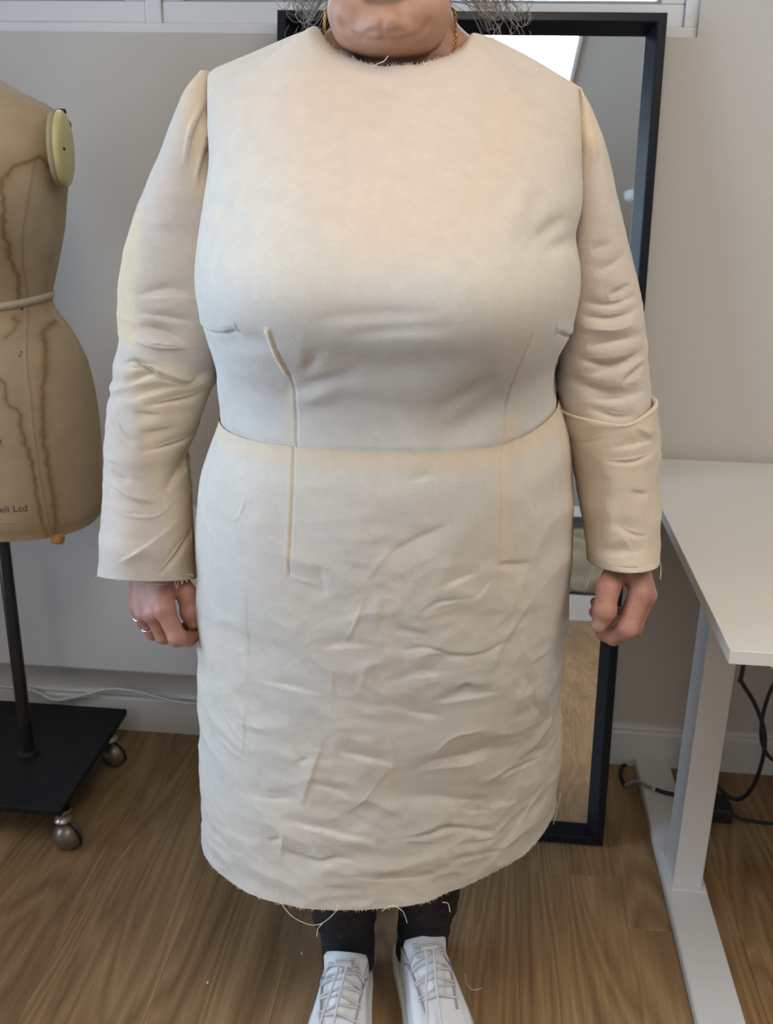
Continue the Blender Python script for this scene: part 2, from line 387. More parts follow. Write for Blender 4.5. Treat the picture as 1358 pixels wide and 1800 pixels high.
# folds and creases: (height mm, width mm, outline of the fold in metres)
CREASES = [
 (-1.6,2.5,[(-0.143, 1.268), (-0.112, 1.271), (-0.081, 1.277)]),
 (-4.5,9,[(-0.27, 1.203), (-0.252, 1.192), (-0.232, 1.175)]),
 (3,9,[(-0.278, 1.215), (-0.255, 1.201), (-0.226, 1.178)]),
 (-4,8,[(0.085, 1.193), (0.058, 1.179), (0.042, 1.164)]),
 (-3.5,7,[(0.091, 1.166), (0.062, 1.163), (0.051, 1.155)]),
 (3,12,[(0.042, 1.225), (0.027, 1.194), (0.014, 1.165)]),
 (-2.5,8,[(0.054, 1.219), (0.038, 1.192)]),
 (-5,16,[(-0.171, 1.07), (-0.133, 1.06), (-0.089, 1.052), (-0.039, 1.058), (-0.001, 1.065)]),
 (-1.4,6,[(-0.16, 1.101), (-0.109, 1.107), (-0.035, 1.111)]),
 (-1.2,5,[(-0.131, 1.085), (-0.077, 1.094), (-0.024, 1.098)]),
 (-4,13,[(0.028, 1.019), (-0.001, 0.992), (-0.038, 0.972)]),
 (-2.5,8,[(0.017, 1.046), (-0.017, 1.017), (-0.045, 1.003)]),
 (-2.5,7,[(-0.182, 1.018), (-0.159, 1.032), (-0.112, 1.042)]),
 (-2,6,[(-0.176, 1.039), (-0.164, 1.053), (-0.154, 1.073)]),
 (2.5,12,[(-0.273, 1.03), (-0.232, 1.032), (-0.193, 1.02)]),
 (-3,10,[(-0.268, 1.065), (-0.231, 1.072), (-0.199, 1.077)]),
 (2,8,[(-0.199, 0.999), (-0.173, 1.012), (-0.136, 1.021)]),
 (-2,6,[(-0.253, 1.078), (-0.232, 1.082)]),
 (2.6,2,[(-0.115, 0.802), (-0.117, 0.775), (-0.127, 0.746), (-0.138, 0.721)]),
 (1.2,3,[(-0.115, 0.802), (-0.097, 0.832), (-0.076, 0.857)]),
 (1.8,1.8,[(-0.196, 0.804), (-0.178, 0.801), (-0.159, 0.795)]),
 (2,1.6,[(-0.271, 0.857), (-0.258, 0.865), (-0.248, 0.893)]),
 (1.2,1.6,[(-0.247, 0.881), (-0.239, 0.895)]),
 (1.8,3,[(-0.123, 0.654), (-0.107, 0.716)]),
 (1.6,2.5,[(-0.15, 0.693), (-0.152, 0.651)]),
 (-3,6,[(-0.243, 0.655), (-0.213, 0.657), (-0.16, 0.653)]),
 (-5,8,[(-0.149, 0.573), (-0.114, 0.567), (-0.076, 0.556)]),
 (-4,6,[(-0.181, 0.523), (-0.147, 0.515), (-0.118, 0.498)]),
 (-5,6,[(-0.217, 0.462), (-0.162, 0.457), (-0.091, 0.44)]),
 (-4,7,[(-0.225, 0.417), (-0.182, 0.405), (-0.147, 0.414), (-0.112, 0.406)]),
 (2.4,4,[(-0.14, 0.478), (-0.114, 0.504), (-0.081, 0.553)]),
 (-3,4,[(-0.238, 0.425), (-0.217, 0.434)]),
 (2.2,3,[(-0.223, 0.397), (-0.214, 0.455)]),
 (2,4,[(-0.279, 0.583), (-0.23, 0.586)]),
 (-3,5,[(-0.2, 0.548), (-0.181, 0.557)]),
 (2.5,4,[(-0.161, 0.594), (-0.181, 0.525), (-0.194, 0.475)]),
 (2,4,[(-0.326, 0.612), (-0.29, 0.573), (-0.246, 0.545)]),
 (2,4,[(-0.309, 0.543), (-0.266, 0.53)]),
 (-3,7,[(-0.276, 0.481), (-0.228, 0.488), (-0.188, 0.501)]),
 (2,3,[(-0.264, 0.611), (-0.27, 0.536)]),
 (-4,7,[(-0.03, 0.802), (-0.011, 0.812), (0.014, 0.817)]),
 (2,3,[(0.01, 0.78), (0.032, 0.809)]),
 (-2.5,4,[(-0.079, 0.751), (-0.056, 0.745), (-0.039, 0.742)]),
 (-4,4.5,[(-0.076, 0.717), (-0.045, 0.725), (-0.012, 0.712), (0.024, 0.71), (0.044, 0.719), (0.06, 0.708)]),
 (-5,6,[(-0.034, 0.648), (-0.003, 0.656), (0.045, 0.651)]),
 (-4,5,[(-0.001, 0.672), (0.012, 0.662)]),
 (-4,8,[(-0.08, 0.643), (-0.054, 0.632), (-0.022, 0.624)]),
 (-6,7,[(-0.053, 0.545), (-0.03, 0.558), (0.005, 0.557), (0.041, 0.559), (0.061, 0.547)]),
 (-4,5,[(0.068, 0.518), (0.094, 0.52), (0.121, 0.503)]),
 (-4,5,[(0.053, 0.509), (0.085, 0.508), (0.109, 0.499)]),
 (-5,6,[(-0.08, 0.492), (-0.04, 0.502), (-0.004, 0.489), (0.026, 0.476), (0.094, 0.446)]),
 (-3.5,4,[(0.004, 0.468), (0.047, 0.453)]),
 (-5,9,[(-0.079, 0.442), (-0.032, 0.443), (0.003, 0.443), (0.07, 0.401)]),
 (2.5,4,[(0.074, 0.399), (0.091, 0.413), (0.114, 0.448)]),
 (2.2,4,[(0.026, 0.673), (0.041, 0.714), (0.085, 0.788)]),
 (2,3.5,[(0.059, 0.574), (0.066, 0.621), (0.073, 0.658)]),
 (2.5,5,[(-0.035, 0.565), (-0.008, 0.595), (0.03, 0.596)]),
 (-3,5,[(-0.01, 0.394), (0.034, 0.388), (0.078, 0.371)]),
 (-3.5,9,[(-0.088, 0.84), (-0.062, 0.858), (-0.019, 0.881)]),
 (-2.5,6,[(-0.069, 0.927), (-0.039, 0.935)]),
 (-3,5,[(0.025, 0.826), (0.074, 0.815)]),
 (2,5,[(0.084, 0.859), (0.065, 0.804), (0.052, 0.756)]),
 (2.2,3,[(-0.08, 0.603), (-0.078, 0.524)]),
 (-3,6,[(-0.074, 0.68), (-0.048, 0.692), (-0.01, 0.691)]),
 (2,4,[(0.056, 0.739), (0.082, 0.665), (0.095, 0.594)]),
 (-3,5,[(0.081, 0.623), (0.104, 0.576), (0.123, 0.546)]),
 (-2.5,5,[(-0.05, 0.769), (-0.032, 0.783), (0.005, 0.787)]),
 (2.5,5,[(0.099, 0.638), (0.114, 0.555), (0.099, 0.5)]),
 (-3,6,[(-0.134, 0.389), (-0.07, 0.38), (-0.005, 0.377)]),
 (-2,6,[(-0.163, 0.827), (-0.156, 0.785)]),
 (2,5,[(-0.095, 0.797), (-0.1, 0.745)]),
 (-3,6,[(-0.166, 0.716), (-0.133, 0.729), (-0.107, 0.726)]),
 (1.5,8,[(-0.252, 0.796), (-0.262, 0.71), (-0.258, 0.646)]),
]
SLC = [
 (-4,4,[(-0.403, 1.068), (-0.371, 1.065), (-0.332, 1.057)]),
 (-5,4,[(-0.399, 1.053), (-0.367, 1.047), (-0.338, 1.029)]),
 (4,5,[(-0.407, 1.035), (-0.373, 1.029), (-0.338, 1.029)]),
 (6,5,[(-0.415, 1.027), (-0.388, 1.008), (-0.345, 0.988), (-0.322, 0.999)]),
 (-5,5,[(-0.416, 1.02), (-0.388, 1.0), (-0.347, 0.982)]),
 (-4,4,[(-0.427, 0.978), (-0.394, 0.994), (-0.377, 0.997)]),
 (-6,6,[(-0.353, 0.977), (-0.338, 0.989), (-0.324, 0.998)]),
 (-4,5,[(-0.398, 0.958), (-0.355, 0.965), (-0.332, 0.975)]),
 (-3,4,[(-0.411, 0.951), (-0.378, 0.946)]),
 (-3,6,[(-0.407, 0.925), (-0.362, 0.929)]),
 (-4,5,[(-0.402, 0.904), (-0.363, 0.908), (-0.344, 0.916)]),
 (-5,6,[(-0.378, 0.845), (-0.365, 0.871), (-0.352, 0.899)]),
 (-3,6,[(-0.446, 0.954), (-0.443, 0.935), (-0.411, 0.91)]),
 (-3,6,[(-0.446, 0.887), (-0.433, 0.873), (-0.414, 0.866)]),
 (3,5,[(-0.439, 0.862), (-0.415, 0.851), (-0.384, 0.84)]),
 (2.5,4,[(-0.428, 0.771), (-0.386, 0.796), (-0.361, 0.816)]),
 (2,4,[(-0.429, 0.83), (-0.385, 0.825), (-0.369, 0.839)]),
 (-3,5,[(-0.403, 1.086), (-0.362, 1.097), (-0.332, 1.088)]),
 (-2.5,5,[(-0.427, 1.004), (-0.405, 1.01), (-0.367, 1.006)]),
 (-3,5,[(-0.423, 0.962), (-0.383, 0.978), (-0.347, 0.982)]),
 (-3,5,[(-0.382, 0.751), (-0.362, 0.772), (-0.353, 0.796)]),
 (3,4,[(-0.322, 1.308), (-0.333, 1.268), (-0.34, 1.232)]),
 (-3,4,[(-0.318, 1.305), (-0.328, 1.265), (-0.335, 1.226)]),
 (3,4,[(-0.314, 1.291), (-0.322, 1.25), (-0.329, 1.208)]),
 (-3,5,[(-0.313, 1.262), (-0.321, 1.226), (-0.324, 1.202)]),
]
SRC = [
 (-4,4,[(0.139, 1.104), (0.165, 1.116)]),
 (-4,5,[(0.11, 1.095), (0.142, 1.094), (0.174, 1.104)]),
 (-4,4,[(0.109, 1.081), (0.143, 1.079), (0.178, 1.089)]),
 (3,4,[(0.11, 1.067), (0.149, 1.067), (0.175, 1.073)]),
 (-5,5,[(0.12, 1.046), (0.152, 1.054), (0.183, 1.059)]),
 (-5,5,[(0.107, 1.033), (0.148, 1.026), (0.187, 1.042)]),
 (-5,5,[(0.117, 1.011), (0.15, 1.024), (0.187, 1.036)]),
 (-4,4,[(0.163, 1.006), (0.188, 1.027)]),
 (-5,6,[(0.097, 1.014), (0.122, 1.0), (0.157, 0.995), (0.193, 1.003)]),
 (-4,4,[(0.124, 0.987), (0.158, 0.988), (0.194, 0.996)]),
 (-4,5,[(0.126, 0.976), (0.16, 0.968), (0.184, 0.97)]),
 (-3,5,[(0.12, 1.127), (0.144, 1.14), (0.155, 1.152)]),
 (-2.5,5,[(0.115, 1.151), (0.138, 1.161)]),
 (3,4,[(0.106, 1.283), (0.115, 1.24)]),
 (-3,4,[(0.109, 1.292), (0.122, 1.241)]),
 (3,4,[(0.101, 1.297), (0.104, 1.252)]),
]
SCC = [
 (-3,5,[(0.156, 0.933), (0.182, 0.939), (0.208, 0.941)]),
 (-3,5,[(0.147, 0.919), (0.18, 0.918), (0.21, 0.927)]),
 (-3,6,[(0.179, 0.885), (0.206, 0.879)]),
 (-4,6,[(0.164, 0.848), (0.193, 0.835), (0.211, 0.834)]),
 (-4,6,[(0.157, 0.807), (0.174, 0.817), (0.208, 0.819)]),
 (3,5,[(0.155, 0.875), (0.165, 0.846), (0.154, 0.816)]),
 (3,5,[(0.168, 0.843), (0.195, 0.811)]),
 (2.5,5,[(0.182, 0.959), (0.208, 0.941)]),
]
def mirror_mat():
    m, n, l, b = new_mat('silvered_glass')
    tc = n.new('ShaderNodeTexCoord'); no = n.new('ShaderNodeTexNoise'); no.inputs['Scale'].default_value = 9; l.new(tc.outputs['Object'], no.inputs['Vector'])
    mr = n.new('ShaderNodeMapRange'); mr.inputs['To Min'].default_value = .004; mr.inputs['To Max'].default_value = .012; l.new(no.outputs['Fac'], mr.inputs['Value'])
    l.new(mr.outputs[0], b.inputs['Roughness']); b.inputs['Metallic'].default_value = 1; b.inputs['Base Color'].default_value = (.86, .88, .86, 1)
    return m
def print_mat():
    m, n, l, b = new_mat('dark_leopard_print')
    tc = n.new('ShaderNodeTexCoord'); v = n.new('ShaderNodeTexVoronoi'); v.inputs['Scale'].default_value = 75
    no = n.new('ShaderNodeTexNoise'); no.inputs['Scale'].default_value = 60; l.new(tc.outputs['Object'], no.inputs['Vector'])
    ad = n.new('ShaderNodeMixRGB'); ad.blend_type = 'ADD'; ad.inputs[0].default_value = .012; l.new(tc.outputs['Object'], ad.inputs[1]); l.new(no.outputs['Color'], ad.inputs[2])
    l.new(ad.outputs[0], v.inputs['Vector'])
    cr = n.new('ShaderNodeValToRGB'); e = cr.color_ramp.elements; e[0].position = .25; e[0].color = (.022, .013, .014, 1); e[1].position = .6; e[1].color = (.008, .006, .008, 1)
    l.new(v.outputs['Distance'], cr.inputs[0]); l.new(cr.outputs[0], b.inputs['Base Color']); b.inputs['Roughness'].default_value = .85
    return m
M['linenedge'] = plain('linen_edge', (.36, .28, .17), .85, var=.15)
M['mirror'] = mirror_mat(); M['print'] = print_mat()

# ================================================================== ROOM
X0, X1, Y0, Y1, ZC = -2.2, 1.8, -3.2, 1.915, 2.45
S = dict(kind='structure')
def boxes(name, bs, mat, parent=None, bev=0, **kw):
    bm = bmesh.new()
    for lo, hi in bs: add_box(bm, lo, hi, bev)
    return bm_obj(name, bm, mat, parent, **kw)

floor = box('floor', (X0 - .1, Y0 - .1, -.15), (X1 + .1, Y1 + .1, -.0125), M['gloss'], bev=0, **S)
box('ceiling', (X0 - .1, Y0 - .1, ZC), (X1 + .1, Y1 + .1, ZC + .1), M['ceil'], bev=0, **S)
WX0, WX1, WZ0, WZ1 = -1.85, .342, 1.443, 2.26           # window opening in the back wall
boxes('wall_back', [((X0 - .1, Y1, -.05), (X1 + .1, Y1 + .14, WZ0)), ((X0 - .1, Y1, WZ1), (X1 + .1, Y1 + .14, ZC)),
                    ((X0 - .1, Y1, WZ0), (WX0, Y1 + .14, WZ1)), ((WX1, Y1, WZ0), (X1 + .1, Y1 + .14, WZ1))], M['wall'], **S)
LY0, LY1, LZ0, LZ1 = -1.6, 1.3, .45, 2.2                  # window opening in the left wall
boxes('wall_left', [((X0 - .1, Y0, -.05), (X0, Y1, LZ0)), ((X0 - .1, Y0, LZ1), (X0, Y1, ZC)),
                    ((X0 - .1, Y0, LZ0), (X0, LY0, LZ1)), ((X0 - .1, LY1, LZ0), (X0, Y1, LZ1))], M['wall'], **S)
box('wall_right', (X1, Y0, -.05), (X1 + .1, Y1, ZC), M['wall'], bev=0, **S)
box('wall_front', (X0 - .1, Y0 - .1, -.05), (X1 + .1, Y0, ZC), M['wall'], bev=0, **S)

# floor planks, each a piece of the floor (joints where the photo shows them)
PW_, PL = .19, 1.30
joint = {1: 1.53, 2: 1.405, 0: .64, -1: .72, -2: .95, -3: .66, -4: 1.02, -5: .82, -6: .7, 3: .68, 4: 1.2}
pm = {}
def plank_mesh(w, ln):
    k = (round(w, 4), round(ln, 3))
    if k not in pm:
        bm = bmesh.new(); c = .0005; h = .0125
        b = [bm.verts.new(p) for p in ((0, 0, -h), (w, 0, -h), (w, ln, -h), (0, ln, -h))]
        m = [bm.verts.new(p) for p in ((0, 0, -c), (w, 0, -c), (w, ln, -c), (0, ln, -c))]
        t = [bm.verts.new(p) for p in ((c, c, 0), (w - c, c, 0), (w - c, ln - c, 0), (c, ln - c, 0))]
        for lo, hi in ((b, m), (m, t)):
            for i in range(4): bm.faces.new((lo[i], lo[(i + 1) % 4], hi[(i + 1) % 4], hi[i]))
        bm.faces.new(t); bm.faces.new(b[::-1])
        me = bpy.data.meshes.new('plank'); bm.normal_update(); bm.to_mesh(me); bm.free(); me.materials.append(M['wood']); pm[k] = me
    return pm[k]
for c in range(-13, 10):
    xa = .113 + (c - 1) * PW_; xb = xa + PW_ - .0002
    xa, xb = max(xa, X0), min(xb, X1)
    if xb - xa < .02: continue
    j0 = joint.get(c, (c * .47) % PL)
    ys = [Y0] + [y for y in [j0 + k * PL for k in range(-6, 5)] if Y0 + .05 < y < Y1 - .05] + [Y1]
    for a, b in zip(ys[:-1], ys[1:]):
        o = bpy.data.objects.new('plank', plank_mesh(xb - xa, b - a - .0002)); link(o, floor); o.location = (xa, a, 0)

# baseboards with rounded top bead
def baseboard(name, a, b, axis, side):
    prof = [(0, 0), (.015, 0), (.015, .078), (.011, .084), (.0125, .090), (.009, .096), (.003, .098), (0, .098)]
    bm = bmesh.new(); rows = []
    for e in (a, b):
        rows.append([bm.verts.new((e, side - d, z) if axis == 'x' else (side - d, e, z)) for d, z in prof])
    for i in range(len(prof) - 1): bm.faces.new((rows[0][i], rows[0][i + 1], rows[1][i + 1], rows[1][i]))
    bm.faces.new(rows[0]); bm.faces.new(rows[1])
    return bm_obj(name, bm, M['gloss'], **S)
baseboard('baseboard_back', X0, X1, 'x', Y1)
bb = baseboard('baseboard_left', Y0, Y1, 'y', X0); bb.scale.x = -1; bb.location.x = 2 * X0
baseboard('baseboard_right', Y0, Y1, 'y', X1)

# window in the back wall: white plastic frame, two casements, panes
def window(name, x0, x1, z0, z1, y, mull, M4=None):
    f = .028
    w = boxes(name, [((x0, y - .004, z0 - .002), (x1, y + .07, z0 + .016)), ((x0, y, z1 - .03), (x1, y + .07, z1)), ((x0, y, z0 + .0161), (x0 + .022, y + .07, z1 - .0301)), ((x1 - .022, y, z0 + .0161), (x1, y + .07, z1 - .0301)),
                     ((mull - .014, y + .004, z0 + .0161), (mull + .014, y + .07, z1 - .0301))], M['upvc'], bev=.002, **S)
    for a, b in ((x0 + .0225, mull - .0145), (mull + .0145, x1 - .0225)):
        za, zb = z0 + .0165, z1 - .031
        s = boxes('casement_frame', [((a, y + .008, za), (b, y + .06, za + .036)), ((a, y + .008, zb - .04), (b, y + .06, zb)), ((a, y + .0082, za + .0361), (a + .04, y + .06, zb - .0401)), ((b - .04, y + .0082, za + .0361), (b, y + .06, zb - .0401))], M['upvc'], w, bev=.003)
        g = .006; zi, zj = za + .036, zb - .04
        boxes('glazing_gasket', [((a + .04, y + .016, zi), (b - .04, y + .05, zi + g)), ((a + .04, y + .016, zj - g), (b - .04, y + .05, zj)), ((a + .04, y + .016, zi + g), (a + .04 + g, y + .05, zj - g)), ((b - .04 - g, y + .016, zi + g), (b - .04, y + .05, zj - g))], M['gasket'], s)
        box('window_pane', (a + .041, y + .030, zi + .001), (b - .041, y + .034, zj - .001), M['glass'], s, bev=0)
    return w
window('window_1', WX0, WX1, WZ0, WZ1, Y1 + .012, -.612)
w2 = window('window_2', LY0, LY1, LZ0, LZ1, 0, -.15)
w2.matrix_world = Matrix.Translation((X0 - .012, 0, 0)) @ Matrix.Rotation(math.radians(90), 4, 'Z')

# ceiling light panels
def led(x, y, lab):
    e = empty('ceiling_light_panel', (x, y, ZC), lab, 'ceiling light', 'ceiling light panels')
    boxes('frame', [((-.32, -.62, -.012), (.32, -.605, 0)), ((-.32, .605, -.012), (.32, .62, 0)), ((-.32, -.605, -.012), (-.305, .605, 0)), ((.305, -.605, -.012), (.32, .605, 0))], M['upvc'], e, bev=.001)
    box('diffuser', (-.304, -.604, -.008), (.304, .604, -.002), M['led'], e, bev=0)
led(.005, -.03, 'white flat ceiling light panel that shines brightly in the top of the mirror')
led(1.32, .25, 'added unseen ceiling light panel that warms the right wall above the desk')  # added out of view to warm the right wall and right side of the dress
led(-.55, -2.4, 'white flat ceiling light panel nearest to the far wall')

# flat electric heater on the back wall
h = empty('panel_heater', (-.82, Y1, .17), 'flat white panel heater on the wall behind the dress form', 'heater')
box('front_panel', (-.62, -.060, .004), (.37, -.034, .393), M['heater'], h, bev=.006)
box('back_casing', (-.60, -.034, .02), (.35, -.002, .375), M['heater'], h, bev=.004)

# ================================================================== WHITE DESK
dk = empty('desk', (.9, 1.5, 0), 'white desk with thin top and flat steel foot beside the mirror', 'desk')
dk.location = (0, 0, 0)
box('desktop', (.314, 1.092, .6815), (1.72, 1.893, .700), M['desk'], dk, bev=.0012)
def leg(x):
    lg = box('leg', (x, 1.496, .021), (x + .051, 1.576, .640), M['steel'], dk, bev=.003)
    bm = bmesh.new()
    out = []
    for (u, v) in ((-.013, 1.11), (-.006, 1.10), (.052, 1.10), (.059, 1.11), (.059, 1.893), (.047, 1.905), (-.001, 1.905), (-.013, 1.893)):
        out.append((x + u + .0, v))
    lo = [bm.verts.new((a, b, .002)) for a, b in out]; hi = [bm.verts.new((a, b, .0205)) for a, b in out]
    bm.faces.new(hi); bm.faces.new(lo[::-1])
    for i in range(8): bm.faces.new((lo[i], lo[(i + 1) % 8], hi[(i + 1) % 8], hi[i]))
    bmesh.ops.bevel(bm, geom=[e for e in bm.edges if all(v in hi for v in e.verts)], offset=.002, segments=2, affect='EDGES')
    bm_obj('foot', bm, M['steel'], dk)
    box('support_arm', (x - .005, 1.16, .642), (x + .055, 1.83, .681), M['steel'], dk, bev=.003)
    boxes('mounting_plate', [((x - .004, 1.485, .0195), (x + .058, 1.59, .0235))], M['steel'], lg, bev=.001)
leg(.392); leg(1.52)
box('crossbar', (.45, 1.50, .645), (1.52, 1.57, .678), M['steel'], dk, bev=.003)

# cables under the desk
t = tube('power_cable', [(.53, 1.75, .675), (.531, 1.75, .338), (.531, 1.75, .307), (.562, 1.75, .26), (.588, 1.75, .205), (.597, 1.752, .153), (.594, 1.76, .08), (.579, 1.77, .030), (.555, 1.775, .022), (.52, 1.78, .05), (.49, 1.77, .05), (.47, 1.75, .03)], .0042, M['rubber'], n=10,
     label='black power cable hanging from the white desk down to the floor', cat='cable')
t = empty('power_adapter', (.525, 1.742, 0), 'black power adapter block on the floor behind the desk leg', 'adapter')
box('adapter_body', (-.036, -.028, .001), (.022, .03, .034), M['rubber'], t, bev=.005)
tube('adapter_lead', [(.022, -.01, .014), (.05, -.018, .008), (.12, -.020, .006), (.25, -.01, .006), (.45, .03, .006)], .0035, M['rubber'], t)
tube('coiled_cable', [(.64, 1.84, .30), (.615, 1.83, .24), (.606, 1.82, .18), (.612, 1.81, .13), (.64, 1.80, .10), (.70, 1.80, .11)], .004, M['rubber'], label='looped black cable under the desk at the right edge', cat='cable')
t = empty('short_cable', (0, 0, 0), 'short black cable with a silver plug lying across the white desk foot', 'cable')
tube('cable_cord', [(.402, 1.781, .0262), (.42, 1.772, .0262), (.441, 1.765, .0262), (.463, 1.757, .020), (.485, 1.752, .006), (.51, 1.75, .005)], .0042, M['rubber'], t)
tube('cable_cord', [(.350, 1.815, .005), (.345, 1.85, .005), (.352, 1.885, .005), (.36, 1.893, .005)], .0042, M['rubber'], t)
tube('cable_plug', [(.350, 1.815, .0056), (.362, 1.809, .018), (.374, 1.802, .0262), (.388, 1.791, .0268), (.402, 1.781, .0262)], .0044, M['plug'], t, label='silver plug end')
tube('cable_band', [(.3995, 1.7828, .0262), (.4045, 1.779, .0262)], .0054, M['whitecable'], t, label='white band')
tube('extension_lead', [(-1.25, 1.888, .098), (-1.1, 1.887, .102), (-.968, 1.886, .096), (-.917, 1.884, .076), (-.86, 1.884, .088), (-.788, 1.885, .112), (-.74, 1.885, .113), (-.698, 1.885, .106), (-.64, 1.884, .094), (-.588, 1.884, .091), (-.5, 1.884, .10), (-.42, 1.885, .06), (-.40, 1.885, .006)], .0042, M['whitecable'], n=10,
     label='white cable sagging along the baseboard behind the dress form', cat='cable')

# ================================================================== LEANING MIRROR
mr = empty('floor_mirror', (0, 1.647, 0), 'tall black framed mirror leaning against the wall below the window', 'mirror')
lean = math.asin(.262 / 1.497)
mr.rotation_euler = (-lean, 0, 0)
MX0, MX1, MH = -.375, .282, 1.492
prof = [(0, 0), (0, .036), (.002, .038), (.0135, .038), (.0155, .036), (.030, .010), (.030, .004), (.004, 0)]   # (inwards, outwards from the wall)
bm = bmesh.new(); rows = []
for cx_, cz_, sx, sz in ((MX0, 0, 1, 1), (MX1, 0, -1, 1), (MX1, MH, -1, -1), (MX0, MH, 1, -1)):
    rows.append([bm.verts.new((cx_ + sx * u, -d, cz_ + sz * u)) for u, d in prof])
for k in range(4):
    a, b = rows[k], rows[(k + 1) % 4]
    for i in range(len(prof)): bm.faces.new((a[i], a[(i + 1) % len(prof)], b[(i + 1) % len(prof)], b[i]))
bm_obj('mirror_frame', bm, M['black'], mr)
box('mirror_glass', (MX0 + .026, -.009, .026), (MX1 - .026, -.006, MH - .026), M['mirror'], mr, bev=0)
box('backing_board', (MX0 + .006, -.0055, .006), (MX1 - .006, -.001, MH - .006), M['blackmetal'], mr, bev=0)

# ================================================================== SHELVES BEHIND THE CAMERA (seen in the mirror)
sx0, sx1, sy0, sy1 = .15, 1.15, -3.19, -2.80
su = empty('shelving_unit', (0, 0, 0), 'white shelving unit by the far wall, seen only in the mirror', 'shelves')
for x in (sx0, sx1 - .025): box('side_panel', (x, sy0, 0), (x + .025, sy1, 1.75), M['gloss'], su)
for z0, z1 in ((0.0, .16), (.66, .73), (1.19, 1.225), (1.715, 1.75)): box('shelf', (sx0 + .026, sy0 + .012, z0), (sx1 - .026, sy1, z1), M['gloss'], su)
box('back_panel', (sx0 + .026, sy0, .161), (sx1 - .026, sy0 + .010, 1.714), M['gloss'], su, bev=0)
box('cupboard_door', (sx0 + .028, sy1 - .03, .733), (sx1 - .028, sy1 - .012, 1.187), M['greypanel'], su, label='grey cupboard door')
def lump(name, c, r, mat, amp, sc, **kw):
    u = np.linspace(0, np.pi, 50)[:, None]; v = np.linspace(0, 2 * np.pi, 80, endpoint=False)[None]
    d = np.stack([np.sin(u) * np.cos(v), np.sin(u) * np.sin(v), np.cos(u) + 0 * v], -1)
    d = np.sign(d) * np.abs(d) ** .7
    q = 1 + amp * (noise3(d * sc + 5) + .6 * np.abs(noise3(d * sc * 2.3)))
    P = (d * q[..., None] * np.array(r)).reshape(-1, 3)
    P[:, 2] = np.maximum(P[:, 2], -r[2] * .97)
    o = np_mesh(name, P + np.array(c), grid_faces(50, 80), mat, **kw); return o
lump('fabric_bag', (.66, -2.98, .375), (.32, .15, .21), M['bag'], .22, 2.5, label='clear bag of crumpled cream fabric on the bottom shelf', cat='bag')
lump('wool_bundle', (.60, -2.98, 1.415), (.30, .14, .19), M['wool'], .3, 3.5, label='dark bundle of wool on the upper shelf', cat='wool')
sa = empty('ceiling_disc', (.80, -1.95, ZC), 'small white disc added on the ceiling for the white blob in the mirror', 'alarm')  # made-up disc standing in for the white blob in the mirror
V, F = lathe_vf([(.001, -.045), (.04, -.044), (.05, -.036), (.055, -.012), (.055, -.001)], 28); np_mesh('disc_body', V, F, M['upvc'], sa)
V, F = lathe_vf([(.001, -.049), (.012, -.0485), (.014, -.044)], 16); np_mesh('disc_button', V, F, M['gasket'], sa)

# ================================================================== DRESS FORM
MXC, MYC = -.862, 1.64
df = empty('dress_form', (MXC, MYC, 0), 'antique water-stained linen dress form on a black wheeled stand', 'dress form')
MA = tb((.608, .178), (.615, .182), (.64, .185), (.67, .187), (.734, .190), (.796, .191), (.847, .188), (.897, .182), (.926, .171), (.950, .160), (.964, .152), (.982, .134), (.997, .130), (1.012, .1315), (1.03, .138), (1.06, .147), (1.086, .155), (1.123, .165), (1.16, .170), (1.2, .178), (1.25, .186), (1.28, .186), (1.30, .176), (1.312, .157), (1.325, .122), (1.338, .094), (1.352, .072), (1.37, .062), (1.43, .056), (1.45, .056))
MF = tb((.608, .125), (.64, .135), (.734, .142), (.80, .142), (.90, .128), (.96, .105), (.997, .096), (1.03, .102), (1.09, .128), (1.14, .142), (1.18, .138), (1.25, .110), (1.30, .085), (1.34, .068), (1.37, .058), (1.45, .052))
MB = tb((.608, .15), (.734, .165), (.85, .15), (.96, .105), (1.0, .095), (1.1, .11), (1.2, .125), (1.28, .115), (1.33, .08), (1.37, .06), (1.45, .052))
NR, NC = 430, 380
z = np.linspace(.608, 1.45, NR)[:, None]
fr = np.linspace(0, np.pi, 300); bk = np.linspace(np.pi, 2 * np.pi, 82)[1:-1]
ph = np.concatenate([fr, bk])[None]
p_ = 2.25
cu = np.sign(np.cos(ph)) * np.abs(np.cos(ph)) ** (2 / p_); sn = np.sign(np.sin(ph)) * np.abs(np.sin(ph)) ** (2 / p_)
x = MA(z) * cu; y = -np.where(sn > 0, MF(z), MB(z)) * sn
bust = .028 * (np.exp(-(((x - .085) / .05) ** 2 + ((z - 1.145) / .055) ** 2)) + np.exp(-(((x + .085) / .05) ** 2 + ((z - 1.145) / .055) ** 2))) * (sn > 0)
y = y - bust + .0 * z
zz = z + 0 * x
xs, ys_ = x, y
wx = x + MXC                                             # world x for stain outlines
front = sn > .02
jit = .0022 * noise3(np.stack([wx * 90, zz * 90, 0 * zz], -1)) * 2 + .003 * noise3(np.stack([wx * 35, zz * 35, 0 * zz + 3], -1))
base = np.array([.44, .345, .225]); col = np.ones(x.shape + (3,)) * base
bl = noise3(np.stack([wx * 9, zz * 9, ys_ * 9], -1)); col *= (1 + .16 * bl)[..., None]
stA = [(-.733, 1.204), (-.724, 1.219), (-.708, 1.225), (-.697, 1.232), (-.687, 1.217), (-.679, 1.207), (-.673, 1.196), (-.67, 1.181), (-.669, 1.169), (-.676, 1.156), (-.681, 1.144), (-.676, 1.127), (-.682, 1.11), (-.693, 1.097), (-.701, 1.084), (-.707, 1.071), (-.71, 1.054), (-.716, 1.036), (-.72, 1.016), (-.699, 1.017), (-.685, 1.017)]
